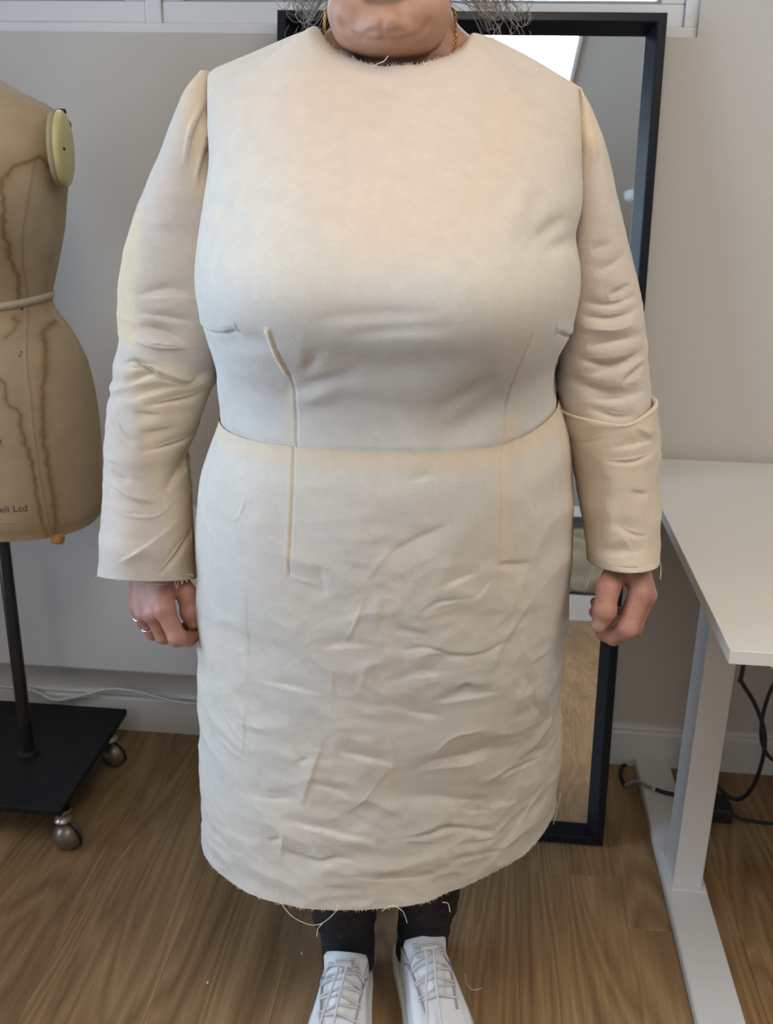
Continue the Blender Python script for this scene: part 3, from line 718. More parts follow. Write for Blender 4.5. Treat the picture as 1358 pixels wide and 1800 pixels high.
stB = [(-.738, 1.20), (-.736, 1.176), (-.735, 1.155), (-.74, 1.13), (-.741, 1.104), (-.745, 1.079), (-.744, 1.053), (-.751, 1.013)]
stC = [(-.675, 1.002), (-.703, .981), (-.715, .974), (-.721, .956), (-.714, .933), (-.712, .901), (-.714, .863), (-.716, .83), (-.716, .796), (-.715, .757), (-.714, .717), (-.713, .677), (-.714, .641), (-.719, .61)]
stD = [(-.79, .905), (-.77, .891), (-.764, .88), (-.763, .852), (-.745, .834), (-.745, .81), (-.74, .781), (-.735, .751), (-.734, .717), (-.734, .676), (-.731, .61)]
stE = [(-.759, .985), (-.754, .977), (-.758, .963), (-.768, .954)]
inA = in_poly(wx + jit, zz, stA[:19] + stB[::-1], .006) * front
col = col * (1 - .30 * inA[..., None]) + inA[..., None] * .30 * np.array([.40, .34, .25])
inC = in_poly(wx + jit, zz, stC + stD[::-1], .006) * front
col = col * (1 - .22 * inC[..., None]) + inC[..., None] * .22 * np.array([.52, .42, .29])
for st, wd, k in ((stA, .0030, .8), (stB, .0028, .75), (stC, .0040, .65), (stD, .0030, .62), (stE, .0025, .5)):
    d, _ = poly_dist(wx + jit, zz + jit * .7, st); a = k * np.exp(-(d / wd) ** 1.5) + .22 * np.exp(-d / .012)
    a = np.clip(a * front, 0, .85)[..., None]; col = col * (1 - a) + a * np.array([.20, .115, .045])
a = (.55 * np.exp(-np.abs(zz - .625 - .003 * bl) / .010))[..., None]; col = col * (1 - a) + a * np.array([.30, .20, .09])
seam = [(-.701, 1.225), (-.715, 1.147), (-.734, 1.07), (-.744, 1.0), (-.738, .937), (-.73, .863), (-.728, .805), (-.726, .727), (-.723, .61)]
d1, _ = poly_dist(wx, zz, seam); d2, _ = poly_dist(2 * MXC - wx, zz, seam)
d = np.minimum(d1, d2)
gro = -.0012 * np.exp(-(d / .0018) ** 2) * front
y = y - gro * -1
col *= (1 - .22 * np.exp(-(d / .0016) ** 2) * front)[..., None]
V = np.stack([x, y, zz], -1).reshape(-1, 3)
F = grid_faces(NR, NC, flip=True)
torso = np_mesh('torso', V, F, M['linen'], df, colors=col.reshape(-1, 3))
# underside and neck cap
def disc(name, zc, a, f, b, mat, dome):
    r = np.linspace(0, 1, 8)[:, None]; q = np.linspace(0, 2 * np.pi, 60, endpoint=False)[None]
    xx = a * r * np.cos(q); yy = -np.where(np.sin(q) > 0, f, b) * r * np.sin(q)
    P = np.stack([xx, yy, zc + dome * (1 - r ** 2) + 0 * xx], -1).reshape(-1, 3)
    return np_mesh(name, P, grid_faces(8, 60), mat, df)
disc('underside_board', .611, .181, .124, .149, M['tape'], .0)
disc('neck_cap', 1.4495, .056, .052, .052, M['blackmetal'], .012)
# waist tape
za = np.array([0, .013])
prof = []
for dz, off in ((-.0075, .0005), (-.0075, .0022), (.0055, .0022), (.0055, .0005)):
    zc = .9985 + dz + .012 * np.clip(cu[0], -1, 1) ** 2
    prof.append(np.stack([(MA(zc) + off) * cu[0], -(np.where(sn[0] > 0, MF(zc), MB(zc)) + off) * sn[0], zc], -1))
np_mesh('waist_tape', np.vstack(prof), grid_faces(4, NC), M['tape'], df)
V, F = lathe_vf([(.0002, .0), (.003, .0006), (.0032, .0)], 12); V = V[:, [0, 2, 1]] * [1, -1, 1]
np_mesh('waist_pin', V + np.array([.119, -.0735, 1.0]), F, M['pin'], df)
# arm plates
for s in (1, -1):
    V, F = lathe_vf([(.0005, .0085), (.020, .0085), (.046, .0070), (.051, .0045), (.052, .001), (.051, -.006), (.047, -.010)], 48)
    e = Matrix.Translation((s * .196, -.036, 1.245)) @ Matrix.Rotation(math.radians(s * 8), 4, 'Z') @ Matrix.Rotation(math.radians(s * 90), 4, 'Y')
    V = np.array([e @ Vector(v) for v in V * [1.1, .95, 1]])
    ac = np_mesh('arm_plate', V, F, M['armcap'], df, label='pale yellow oval arm plate')
    V, F = lathe_vf([(.0003, .0115), (.0022, .011), (.0022, .008)], 10)
    V = np.array([e @ Vector(v) for v in V + [0, -.028, 0]]); np_mesh('plate_pin', V, F, M['pin'], ac)
    V, F = lathe_vf([(.050, -.012), (.0522, -.008), (.0525, -.004), (.051, -.002)], 48)
    a = np.arctan2(V[:, 1], V[:, 0]); V = V * (1 + .02 * noise3(np.stack([a * 6, V[:, 2] * 90, 0 * a], -1)))[:, None]
    V = np.array([e @ Vector(v) for v in V * [1.1, .95, 1]]); np_mesh('armhole_edge', V, F, M['linenedge'], df)
    pts = [e @ Vector((-.056 * math.cos(q), .054 * math.sin(q), .001 + .003 * math.sin(q * 9))) for q in np.linspace(-.15, 1.1, 20)]
    vf_obj('torn_edge', [tube_vf(pts, np.interp(np.arange(20), [0, 5, 12, 19], [.001, .0042, .0035, .001]), 6)], M['blackmetal'], df, label='dark torn edge above the arm plate')
# felt tab under the rim
lumpy = lump('felt_tab', (.146, -.085, .604), (.010, .009, .008), M['rubberorange'], .4, 3, parent=df)
# printed maker's stamp
def stamp(text, x, z, size, shear=0.0):
    c = bpy.data.curves.new('stamp', 'FONT'); c.body = text; c.size = size; c.shear = shear; c.extrude = 0; c.resolution_u = 3
    o = bpy.data.objects.new('stamp_tmp', c); COL.objects.link(o)
    me = bpy.data.meshes.new_from_object(o.evaluated_get(bpy.context.evaluated_depsgraph_get()))
    bpy.data.objects.remove(o); bpy.data.curves.remove(c)
    bm = bmesh.new(); bm.from_mesh(me); bpy.data.meshes.remove(me)
    bmesh.ops.subdivide_edges(bm, edges=[e for e in bm.edges if e.calc_length() > .006], cuts=2)
    for v in bm.verts:
        xx, z_ = v.co.x + x - MXC, v.co.y + z
        xn = min(.98, abs(xx / float(MA(z_)))); yy = -float(MF(z_)) * (1 - xn ** p_) ** (1 / p_)
        v.co = (xx, yy - .0007, z_)
    return bm_obj('stamp_lettering', bm, M['ink'], df)
stamp('sell Ltd', -.7985, .6655, .0170)
stamp('AY', -.7915, .806, .0125); stamp('del', -.7960, .783, .0165, .35); stamp('. 1', -.794, .765, .011)
stamp('----', -.8020, .6515, .0075); stamp('-- ----- --- ----', -.8020, .6425, .0062); stamp('---', -.8, .690, .008)
stamp('2', -.749, .925, .012, .3)
# stand
V, F = lathe_vf([(.0005, 1.28), (.0125, 1.28), (.0125, .103)], 24); np_mesh('pole', V, F, M['pole'], df)
V, F = lathe_vf([(.0126, .110), (.019, .108), (.021, .104), (.021, .100)], 24); np_mesh('pole_collar', V, F, M['blackmetal'], df)
bp = box('base_plate', (-.172, -.168, .085), (.137, .190, .100), M['blackmetal'], df, bev=.003)
for cx_, cy_ in ((.148 - .012, -.142), (.118, .130), (-.150, -.142), (-.150, .160)):
    lab = None
    cs = empty('caster'); cs.parent = df; cs.location = (cx_ if cx_ < .13 else .127, cy_, 0)
    V, F = lathe_vf([(.017, .085), (.017, .078), (.012, .076), (.012, .064), (.016, .062), (.016, .058), (.011, .056)], 20); np_mesh('caster_stem', V, F, M['chrome'], cs)
    a = np.linspace(0, np.pi, 16)
    V, F = lathe_vf([(.0275 * math.sin(q) + 1e-4, .0275 * -math.cos(q) * .92) for q in a], 24)
    e = Matrix.Translation((.008, -.004, .0275)) @ Matrix.Rotation(math.radians(62), 4, 'Z') @ Matrix.Rotation(math.radians(78), 4, 'Y')
    np_mesh('caster_ball', np.array([e @ Vector(v) for v in V]), F, M['brass'], cs)
    V, F = lathe_vf([(.0270, -.003), (.0290, -.002), (.0290, .002), (.0270, .003)], 28)
    e = e @ Matrix.Translation((0, 0, .006)); np_mesh('caster_band', np.array([e @ Vector(v) for v in V]), F, M['blackmetal'], cs)
# ================================================================== PERSON
person = empty('person', (-.11, 1.23, 0), 'person in a cream calico toile dress and white trainers standing before the mirror', 'person')
person.location = (0, 0, 0)

# ---- body: one continuous surface from a smooth union of tapered limbs
PR = []
def rc(a, b, r1, r2, k=.02): PR.append(('rc', np.array(a, float), np.array(b, float), r1, r2, k))
def el(c, r, k=.03): PR.append(('el', np.array(c, float), np.array(r, float), 0, 0, k))
def cut_rc(a, b, r1, r2, k=.004): PR.append(('cut', np.array(a, float), np.array(b, float), r1, r2, k))
def chain(pts, rs, k):
    for i in range(len(pts) - 1): rc(pts[i], pts[i + 1], rs[i], rs[i + 1], k)
CX = -.111
el((CX, 1.20, 1.17), (.155, .115, .17)); el((CX - .08, 1.10, 1.10), (.07, .095, .07)); el((CX + .08, 1.10, 1.10), (.07, .095, .07))
el((CX, 1.20, .90), (.165, .150, .18), .05); el((CX, 1.225, .75), (.19, .15, .14), .05)
rc((CX, 1.225, 1.295), (-.285, 1.225, 1.285), .055, .042, .03); rc((CX, 1.225, 1.295), (.065, 1.225, 1.275), .055, .042, .03)
rc((CX, 1.240, 1.27), (CX, 1.228, 1.43), .064, .056, .02)                   # neck
el((CX, 1.188, 1.300), (.085, .070, .052), .02); el((CX, 1.2, 1.285), (.12, .068, .05), .02)
for s in (-1, 1): rc((CX + s * .045, 1.230, 1.362), (CX + s * .14, 1.225, 1.298), .031, .028, .02)
rc((-.295, 1.222, 1.275), (-.396, 1.203, 1.00), .044, .034); rc((-.396, 1.203, 1.0), (-.416, 1.185, .80), .034, .029); rc((-.416, 1.19, .80), (-.408, 1.18, .745), .029, .026)
rc((.062, 1.222, 1.265), (.146, 1.203, .98), .044, .034); rc((.146, 1.203, .98), (.190, 1.16, .785), .034, .026)
rc((-.205, 1.225, .72), (-.180, 1.205, .43), .085, .055, .03); rc((-.180, 1.205, .43), (-.160, 1.235, .09), .052, .034, .03)
rc((-.02, 1.235, .72), (-.035, 1.235, .43), .085, .055, .03); rc((-.035, 1.235, .43), (-.048, 1.268, .09), .052, .034, .03)
rc((-.160, 1.235, .08), (-.157, 1.09, .036), .030, .014, .02); rc((-.048, 1.268, .08), (.002, 1.125, .036), .030, .014, .02)
# head: jaw, chin, double chin, lips, nose, brow, ears
el((CX, 1.215, 1.475), (.072, .092, .100), .02)
el((CX, 1.152, 1.415), (.055, .064, .055), .012); el((CX, 1.150, 1.46), (.056, .062, .07), .015)
el((CX + .001, 1.096, 1.369), (.024, .019, .016), .022)                      # chin
el((CX + .001, 1.142, 1.363), (.056, .058, .023), .008)                      # double chin
el((CX - .034, 1.124, 1.384), (.028, .034, .028), .012); el((CX + .035, 1.124, 1.384), (.030, .034, .028), .012)   # jowls
el((CX, 1.088, 1.403), (.024, .014, .0062), .006); el((CX, 1.087, 1.4135), (.024, .014, .0055), .006)             # lips
cut_rc((CX - .024, 1.074, 1.4088), (CX + .024, 1.074, 1.4088), .0012, .0012, .002)
rc((CX, 1.082, 1.470), (CX, 1.066, 1.434), .009, .0105, .012); el((CX - .012, 1.076, 1.430), (.008, .010, .007), .006); el((CX + .012, 1.076, 1.430), (.008, .010, .007), .006)
rc((CX - .034, 1.098, 1.487), (CX + .034, 1.098, 1.487), .009, .009, .015)
el((CX - .031, 1.102, 1.466), (.014, .012, .009), .006); el((CX + .031, 1.102, 1.466), (.014, .012, .009), .006)
el((CX - .042, 1.110, 1.436), (.022, .022, .020), .015); el((CX + .042, 1.110, 1.436), (.022, .022, .020), .015)
for s in (-1, 1): el((CX + s * .073, 1.205, 1.452), (.008, .018, .030), .006)
# her right hand (image left), loosely curled
def hand(wr, metas, mcps, fingers, rads, thumb, trad):
    for m, c in zip(metas, mcps): rc(m, c, .0150, .0125, .012); rc(wr, m, .019, .0150, .014)
    for i in range(3): rc(tuple((np.array(mcps[i]) + mcps[i + 1]) / 2 + np.array([0, .004, .008])), tuple((np.array(metas[i]) + metas[i + 1]) / 2), .0105, .013, .010)
    for f, r in zip(fingers, rads):
        chain(f, r, .0022)
        for j in (0, 1): rc(f[j], f[j], r[j] * 1.07, r[j] * 1.07, .004)          # knuckles
    rc(metas[0], thumb[0], .0145, .0145, .012); rc(wr, thumb[0], .018, .0145, .012)
    chain(thumb, trad, .004); rc(thumb[2], thumb[2], trad[2] * 1.06, trad[2] * 1.06, .004)
RH = dict(wr=(-.4100, 1.180, .752), metas=[(-.3910, 1.158, .7500), (-.4056, 1.165, .7436), (-.4215, 1.172, .7390), (-.4310, 1.180, .7320)],
          mcps=[(-.382, 1.115, .6985), (-.4002, 1.123, .6870), (-.4165, 1.137, .6800), (-.4300, 1.153, .6810)],
          fingers=[[(-.382, 1.115, .6985), (-.3645, 1.106, .6640), (-.3560, 1.128, .6510), (-.3500, 1.142, .6540)],
                   [(-.4002, 1.123, .6870), (-.3885, 1.126, .6555), (-.3770, 1.150, .6430), (-.3715, 1.165, .6490)],
                   [(-.4165, 1.137, .6800), (-.4095, 1.146, .6490), (-.3975, 1.170, .6380), (-.3906, 1.180, .6460)],
                   [(-.4300, 1.153, .6810), (-.4280, 1.166, .6520), (-.4175, 1.185, .6400), (-.4102, 1.190, .6480)]],
          rads=[(.0128, .0112, .0100, .0085), (.0122, .0108, .0096, .0082), (.0118, .0102, .0092, .0078), (.0108, .0092, .0082, .0070)],
          thumb=[(-.3830, 1.152, .7330), (-.3600, 1.142, .7081), (-.3545, 1.134, .6867), (-.3515, 1.133, .6735)], trad=(.0145, .0134, .0120, .0095))
LHd = dict(wr=(.1890, 1.163, .788), metas=[(.1946, 1.140, .7885), (.1990, 1.152, .7832), (.2000, 1.166, .7780), (.1985, 1.176, .7720)],
          mcps=[(.2040, 1.102, .7630), (.2130, 1.120, .7530), (.2150, 1.142, .7450), (.2130, 1.162, .7390)],
          fingers=[[(.2040, 1.102, .7630), (.1905, 1.086, .7240), (.1775, 1.100, .7045), (.1665, 1.113, .7015)],
                   [(.2130, 1.120, .7530), (.2010, 1.112, .7130), (.1832, 1.133, .7000), (.1683, 1.143, .7072)],
                   [(.2150, 1.142, .7450), (.2010, 1.140, .7040), (.1793, 1.157, .6965), (.1605, 1.157, .7095)],
                   [(.2130, 1.162, .7390), (.2000, 1.165, .7030), (.1767, 1.172, .7040), (.1615, 1.168, .7180)]],
          rads=[(.0130, .0118, .0105, .0088), (.0125, .0110, .0098, .0084), (.0120, .0105, .0094, .0080), (.0110, .0095, .0085, .0072)],
          thumb=[(.1810, 1.134, .7830), (.1650, 1.100, .7674), (.1618, 1.086, .7455), (.1575, 1.086, .7270)], trad=(.0150, .0142, .0128, .0102))
hand(**RH); hand(**LHd)

def sd(pr, p):
    t, a, b, r1, r2, k = pr
    if t == 'el':
        q = (p - a) / b; k0 = np.sqrt((q * q).sum(-1)); k1 = np.sqrt(((q / b) ** 2).sum(-1)) + 1e-9
        return k0 * (k0 - 1) / k1
    d = b - a; l2 = d @ d
    if l2 < 1e-10: return np.sqrt(((p - a) ** 2).sum(-1)) - r1
    h = np.clip(((p - a) @ d) / l2, 0, 1)
    return np.sqrt(((p - a - h[..., None] * d) ** 2).sum(-1)) - (r1 + (r2 - r1) * h)
def bound(pr):
    t, a, b, r1, r2, k = pr
    return (a, float(b.max())) if t == 'el' else ((a + b) / 2, float(np.linalg.norm(b - a) / 2 + max(r1, r2)))

def field(p):
    d = np.full(len(p), 1.0)
    for pr in PR:
        e = sd(pr, p); k = pr[5]
        if pr[0] == 'cut': continue
        h = np.maximum(k - np.abs(d - e), 0) / k; d = np.minimum(d, e) - h * h * k * .25
    return d
def skin_groove(pts, r, depth):
    """crease that follows the front of the skin through (x, z) points"""
    P = smooth_path([(a, 0, b) for a, b in pts], 4); ys = np.linspace(1.04, 1.25, 220); out = []
    for a, _, b in P:
        f = field(np.stack([np.full(220, a), ys, np.full(220, b)], 1)); i = int(np.argmax(f < 0)); out.append((a, ys[i] - r + depth, b))
    for i in range(len(out) - 1): cut_rc(out[i], out[i + 1], r, r, .003)
skin_groove([(CX - .046, 1.372), (CX - .03, 1.357), (CX, 1.352), (CX + .03, 1.357), (CX + .046, 1.372)], .003, .0007)
skin_groove([(CX - .018, 1.3595), (CX - .006, 1.361), (CX + .004, 1.359), (CX + .02, 1.362)], .002, .0008)
skin_groove([(CX + .001, 1.374), (CX - .001, 1.363), (CX + .002, 1.352)], .0018, .0008)
skin_groove([(CX - .02, 1.393), (CX, 1.391), (CX + .02, 1.393)], .003, .0008)
VX = .0023; BS = 8
lo = np.array([-.47, .98, .005]); nb = np.array([40, 21, 87]); dims = nb * BS + 1
bc = np.stack(np.meshgrid(*[lo[i] + (np.arange(nb[i]) + .5) * BS * VX for i in range(3)], indexing='ij'), -1).reshape(-1, 3)
def combine(d, pr, p):
    e = sd(pr, p); k = pr[5]
    if pr[0] == 'cut':
        h = np.maximum(k - np.abs(d + e), 0) / k; return np.maximum(d, -e) + h * h * k * .25
    h = np.maximum(k - np.abs(d - e), 0) / k; return np.minimum(d, e) - h * h * k * .25
dc = np.full(len(bc), 1.0)
for pr in PR:
    if pr[0] == 'cut': continue
    c, R_ = bound(pr); m = ((bc - c) ** 2).sum(1) < (R_ + .09) ** 2
    dc[m] = combine(dc[m], pr, bc[m])
half = BS * VX * .5 * 1.75 + .004
act = np.nonzero(np.abs(dc) < half + .004)[0]
off = np.stack(np.meshgrid(*[np.arange(BS + 1)] * 3, indexing='ij'), -1).reshape(-1, 3) * VX
org = bc[act] - BS * VX / 2
dv = np.full((len(act), len(off)), .05, np.float64)
for pr in PR:
    c, R_ = bound(pr); m = np.nonzero(((bc[act] - c) ** 2).sum(1) < (R_ + .055) ** 2)[0]
    if len(m): dv[m] = combine(dv[m], pr, org[m][:, None, :] + off[None])
D = np.repeat(np.repeat(np.repeat(np.sign(dc).reshape(nb).astype(np.float32) * .05, BS, 0), BS, 1), BS, 2)
D = np.pad(D, ((0, 1), (0, 1), (0, 1)), constant_values=.05)
ai = np.stack(np.unravel_index(act, nb), 1) * BS
for (ix, iy, iz), val in zip(ai, dv): D[ix:ix + BS + 1, iy:iy + BS + 1, iz:iz + BS + 1] = val.reshape(BS + 1, BS + 1, BS + 1)
ins = D < 0
cnt = np.zeros(tuple(dims - 1), np.uint8)
for dx in (0, 1):
    for dy in (0, 1):
        for dz in (0, 1): cnt += ins[dx:dims[0] - 1 + dx, dy:dims[1] - 1 + dy, dz:dims[2] - 1 + dz]
cid = np.flatnonzero((cnt > 0) & (cnt < 8)); cd_ = tuple(dims - 1)
ci = np.stack(np.unravel_index(cid, cd_), 1)
acc = np.zeros((len(ci), 3)); num = np.zeros(len(ci))
corner = [np.array(c) for c in ((0, 0, 0), (1, 0, 0), (0, 1, 0), (1, 1, 0), (0, 0, 1), (1, 0, 1), (0, 1, 1), (1, 1, 1))]
cv = [D[ci[:, 0] + c[0], ci[:, 1] + c[1], ci[:, 2] + c[2]] for c in corner]
for i in range(8):
    for j in range(i + 1, 8):
        if np.abs(corner[i] - corner[j]).sum() != 1: continue
        m = (cv[i] < 0) != (cv[j] < 0); t = np.where(m, cv[i] / (cv[i] - cv[j] + 1e-12), 0)
        acc += np.where(m[:, None], corner[i] + t[:, None] * (corner[j] - corner[i]), 0); num += m
BV = lo + (ci + acc / num[:, None]) * VX
faces = []
for ax in range(3):
    sl0 = [slice(1, dims[k] - 1) for k in range(3)]; sl1 = list(sl0); sl0[ax] = slice(0, dims[ax] - 1); sl1[ax] = slice(1, dims[ax])
    a = ins[tuple(sl0)]; b = ins[tuple(sl1)]; e = np.stack(np.nonzero(a != b), 1); inn = a[tuple(e.T)]
    base_ = e + np.array([1 if k != ax else 0 for k in range(3)])
    u, v = (ax + 1) % 3, (ax + 2) % 3; q = []
    for du, dw in ((0, 0), (-1, 0), (-1, -1), (0, -1)):
        c = base_.copy(); c[:, u] += du; c[:, v] += dw
        q.append(np.searchsorted(cid, np.ravel_multi_index(c.T, cd_)))
    q = np.stack(q, 1); q[~inn] = q[~inn][:, ::-1]; faces.append(q)
BF = np.vstack(faces)
del D, ins, cnt, dv
# one light smoothing pass
for _ in range(2):
    s_ = np.zeros_like(BV); n_ = np.zeros(len(BV))
    for k in range(4):
        np.add.at(s_, BF[:, k], BV[BF[:, (k + 1) % 4]]); np.add.at(n_, BF[:, k], 1)
    BV = BV * .5 + .5 * s_ / n_[:, None]
x, y, z = BV.T
skin = np.ones((len(BV), 3)) * np.array([.425, .238, .165])
nz = noise3(BV * 45)[:, None]; skin *= 1 + .10 * nz
handm = np.clip((.80 - z) / .02, 0, 1) * (np.abs(x - CX) > .2)
skin = skin * (1 - handm[:, None]) + handm[:, None] * np.array([.40, .19, .145]) * (1 + .16 * nz)
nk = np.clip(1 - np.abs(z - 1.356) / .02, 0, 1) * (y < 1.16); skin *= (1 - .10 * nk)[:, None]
sp = np.clip((noise3(BV * 160) - .28) * 6, 0, 1) * handm * (x > 0); skin *= (1 - .3 * sp)[:, None]
lip = (np.abs((x - CX) / .025) ** 2 + ((z - 1.4085) / .0115) ** 2 < 1) & (y < 1.092); skin[lip] = [.33, .13, .105]
def nail(c, n, r):
    c = np.array(c); n = np.array(n, float); n /= np.linalg.norm(n); q = BV - c
    d = np.abs(q @ n) < .006; w = np.sqrt((q * q).sum(1) - (q @ n) ** 2)
    skin[d & (w < r)] = [.46, .28, .23]
nail((.1555, 1.0765, .7285), (0, -1, 0), .0078)
nail((-.3455, 1.128, .6745), (.6, -.8, 0), .006)
body = np_mesh('body', BV, BF, M['skin'], person, colors=skin)

# rings
for a, b, t, r in ((RH['fingers'][3][0], RH['fingers'][3][1], .56, .0108), (RH['fingers'][2][0], RH['fingers'][2][1], .66, .0116)):
    a, b = np.array(a), np.array(b); c = a + (b - a) * t; d = (b - a) / np.linalg.norm(b - a)
    u = np.cross(d, [0, 1, 0]); u /= np.linalg.norm(u); v = np.cross(d, u)
    q = np.linspace(0, 2 * np.pi, 60)
    P = c + (r * np.cos(q))[:, None] * u + (r * np.sin(q))[:, None] * v + (.0007 * np.sin(q * 9))[:, None] * d
    vf_obj('ring', [tube_vf(P, .0011 + .0003 * np.sin(q * 9), 8)], M['silver'], person, label='thin twisted silver ring')
# eyes
for s in (-1, 1):
    V, F = lathe_vf([(.0105 * math.sin(q) + 1e-4, -.0105 * math.cos(q)) for q in np.linspace(0, np.pi, 14)], 20)
    V = V[:, [0, 2, 1]] + np.array([CX + s * .031, 1.1005, 1.466])
    d = np.hypot(V[:, 0] - CX - s * .031, V[:, 2] - 1.466); c = np.ones((len(V), 3)) * .75
    c[(d < .0055) & (V[:, 1] < 1.1)] = [.12, .15, .17]
    np_mesh('eye', V, F, M['skin'], person, colors=c)

# ---- necklace: small twisted links round the neck
def skin_y(a, b):
    ys = np.linspace(1.06, 1.26, 200); f = field(np.stack([np.full(200, a), ys, np.full(200, b)], 1))
    return min(1.205, ys[int(np.argmax(f < .0012))]) if (f < .0012).any() else 1.205
side = lambda s_, pts: [(a, skin_y(a, b) - .0012, b) for a, b in (pts if s_ > 0 else pts)]
left_ = side(-1, [(-.187, 1.396), (-.1885, 1.384), (-.1885, 1.372), (-.186, 1.360), (-.179, 1.346), (-.165, 1.322)])
right_ = side(1, [(-.058, 1.322), (-.048, 1.344), (-.0445, 1.358), (-.0435, 1.372), (-.0445, 1.384), (-.047, 1.396)])
low_ = [(a, skin_y(a, b) - .0012, b) for a, b in ((-.14, 1.295), (CX, 1.282), (-.08, 1.295))]
back_ = [(-.058, 1.25, 1.402), (-.085, 1.288, 1.40), (CX, 1.297, 1.40), (-.14, 1.288, 1.40), (-.170, 1.25, 1.402)]
path = smooth_path(left_ + low_ + right_ + back_ + [left_[0]], 14)
Ls = np.r_[0, np.cumsum(np.linalg.norm(np.diff(path, axis=0), axis=1))]; nl = int(Ls[-1] / .0030)
at_ = np.linspace(0, Ls[-1], nl, endpoint=False); cs_ = np.stack([np.interp(at_, Ls, path[:, k]) for k in range(3)], 1); links = []
for i in range(nl):
    t = cs_[(i + 1) % nl] - cs_[i - 1]; t /= np.linalg.norm(t); v = np.cross(t, [0, 1, 0] if i % 2 else [.7, .5, .3]); v /= np.linalg.norm(v)
    w = np.linspace(0, 2 * np.pi, 9)
    links.append(tube_vf(cs_[i] + .0023 * np.cos(w)[:, None] * t + .0014 * np.sin(w)[:, None] * v, .0007, 5, cap=False))
vf_obj('necklace', links, M['gold'], person, kind='stuff')

# ---- hair: cap plus loose grey strands
HV, HF, HC = [], [], []; nh = 0
u = np.linspace(.05, np.pi * .62, 30)[:, None]; v = np.linspace(0, 2 * np.pi, 60, endpoint=False)[None]
d = np.stack([np.sin(u) * np.cos(v), np.sin(u) * np.sin(v), np.cos(u) + 0 * v], -1)
P = d * np.array([.082, .102, .112]) + np.array([CX, 1.220, 1.475])
face = (d[..., 1] < -.45) & (d[..., 2] < .55)
P[face] = (d[face] * np.array([.060, .060, .085])) + np.array([CX, 1.215, 1.475])
P = P.reshape(-1, 3); P += .004 * noise3(np.stack([P[:, 0] * 60, P[:, 1] * 60, P[:, 2] * 12], -1))[:, None] * (P - np.array([CX, 1.22, 1.475])) / .1
F = grid_faces(30, 60, flip=False); HV.append(P); HF.append(F); HC.append(np.ones((len(P), 3)) * np.array([.16, .145, .13])); nh += len(P)
def strand(pts, r, c):
    global nh
    V, F = tube_vf(smooth_path(pts, 6), r, 4, cap=False); HV.append(V); HF.append(F + nh); HC.append(np.ones((len(V), 3)) * np.array(c)); nh += len(V)
for i in range(190):
    s = -1 if rng.random() < .42 else 1
    a = rng.uniform(-.55, 1.5)                          # from beside the face to the back
    a0 = np.array([CX + s * .078 * math.cos(a), 1.215 + .09 * math.sin(a), 1.49 + rng.uniform(-.02, .05)])
    out = rng.uniform(.0, .030 if s < 0 else .050) * (1 if rng.random() < .6 else .35)
    zt = 1.382 + rng.uniform(-.004, .04) - .10 * max(0, a - .75) * rng.random()
    p1 = a0 + np.array([s * .010, 0, -.045]); xe = CX + s * (.082 + out + .01 * rng.random())
    p2 = np.array([xe - s * .004, a0[1] + rng.uniform(-.01, .02), max(zt + .03, 1.40)])
    cu = rng.uniform(.004, .014)
    p3 = np.array([xe + s * cu, p2[1] - .004, zt + .008]); p4 = p3 + np.array([s * cu * .9, -.003, .004 + cu * .3]); p5 = p4 + np.array([-s * cu * .3, .004, cu * .9])
    g = rng.random(); c = np.array([.10, .085, .075]) * (1 - g) + np.array([.42, .38, .34]) * g
    strand([a0, p1, p2, p3, p4, p5], rng.uniform(.00022, .00042), c)
np_mesh('hair', np.vstack(HV), np.vstack(HF), M['hair'], person, colors=np.vstack(HC), kind='stuff')
# ================================================================== THE TOILE DRESS
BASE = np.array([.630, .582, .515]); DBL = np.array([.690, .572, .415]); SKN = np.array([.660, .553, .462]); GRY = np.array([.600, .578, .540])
dress = empty('dress'); dress.parent = person; dress['label'] = 'cream calico toile dress with raw edges and visible darts'
nf, nbk = 430, 170
PHI = np.concatenate([np.linspace(0, np.pi, nf), np.linspace(np.pi, 2 * np.pi, nbk + 2)[1:-1]])[None]
NCOL = PHI.shape[1]
def sgp(v, e): return np.sign(v) * np.abs(v) ** e
_g = np.linspace(-.36, .12, 60); ZTS = tb(*[(a, float(ZTF(a))) for a in _g], s=.022)
def loop_xk(zn):
    c = (XL(zn) + XR(zn)) / 2; a = (XR(zn) - XL(zn)) / 2; p = PW(zn)
    return c + a * sgp(np.cos(PHI), 2 / p), np.abs(np.sin(PHI)) ** (2 / p), c
FRONT = (np.sin(PHI) >= -1e-9)
def y_at(x, z, k, c):
    yf = YC(z) - (YC(z) - YF(z)) * k; yb = YC(z) + (YB(z) - YC(z)) * k
    y = np.where(FRONT, yf, yb) + SKEW(z) * (x - c)
    zt = np.where(FRONT, ZTF(x), ZTB(x))
    s = np.clip((zt + (ZTS(x) - zt) * np.clip((zt - z) / .03, 0, 1) - z) / .08, 0, 1); w = np.sqrt(1 - (1 - s) ** 2)
    q = np.clip(1 - ((x + .1105) / (.0865 + .16 * s)) ** 2, 0, 1)
    yt = 1.22 + np.where(FRONT, -.108, .062) * np.sqrt(q)
    return yt + (y - yt) * w
def normals(P):
    du = np.roll(P, -1, 1) - np.roll(P, 1, 1); dv = np.gradient(P, axis=0)
    n = np.cross(dv, du); n /= np.linalg.norm(n, axis=-1, keepdims=True) + 1e-12
    return n
def ridged(P, sc, seed):
    return 1 - np.abs(noise3(P * sc + seed)) * 2.6
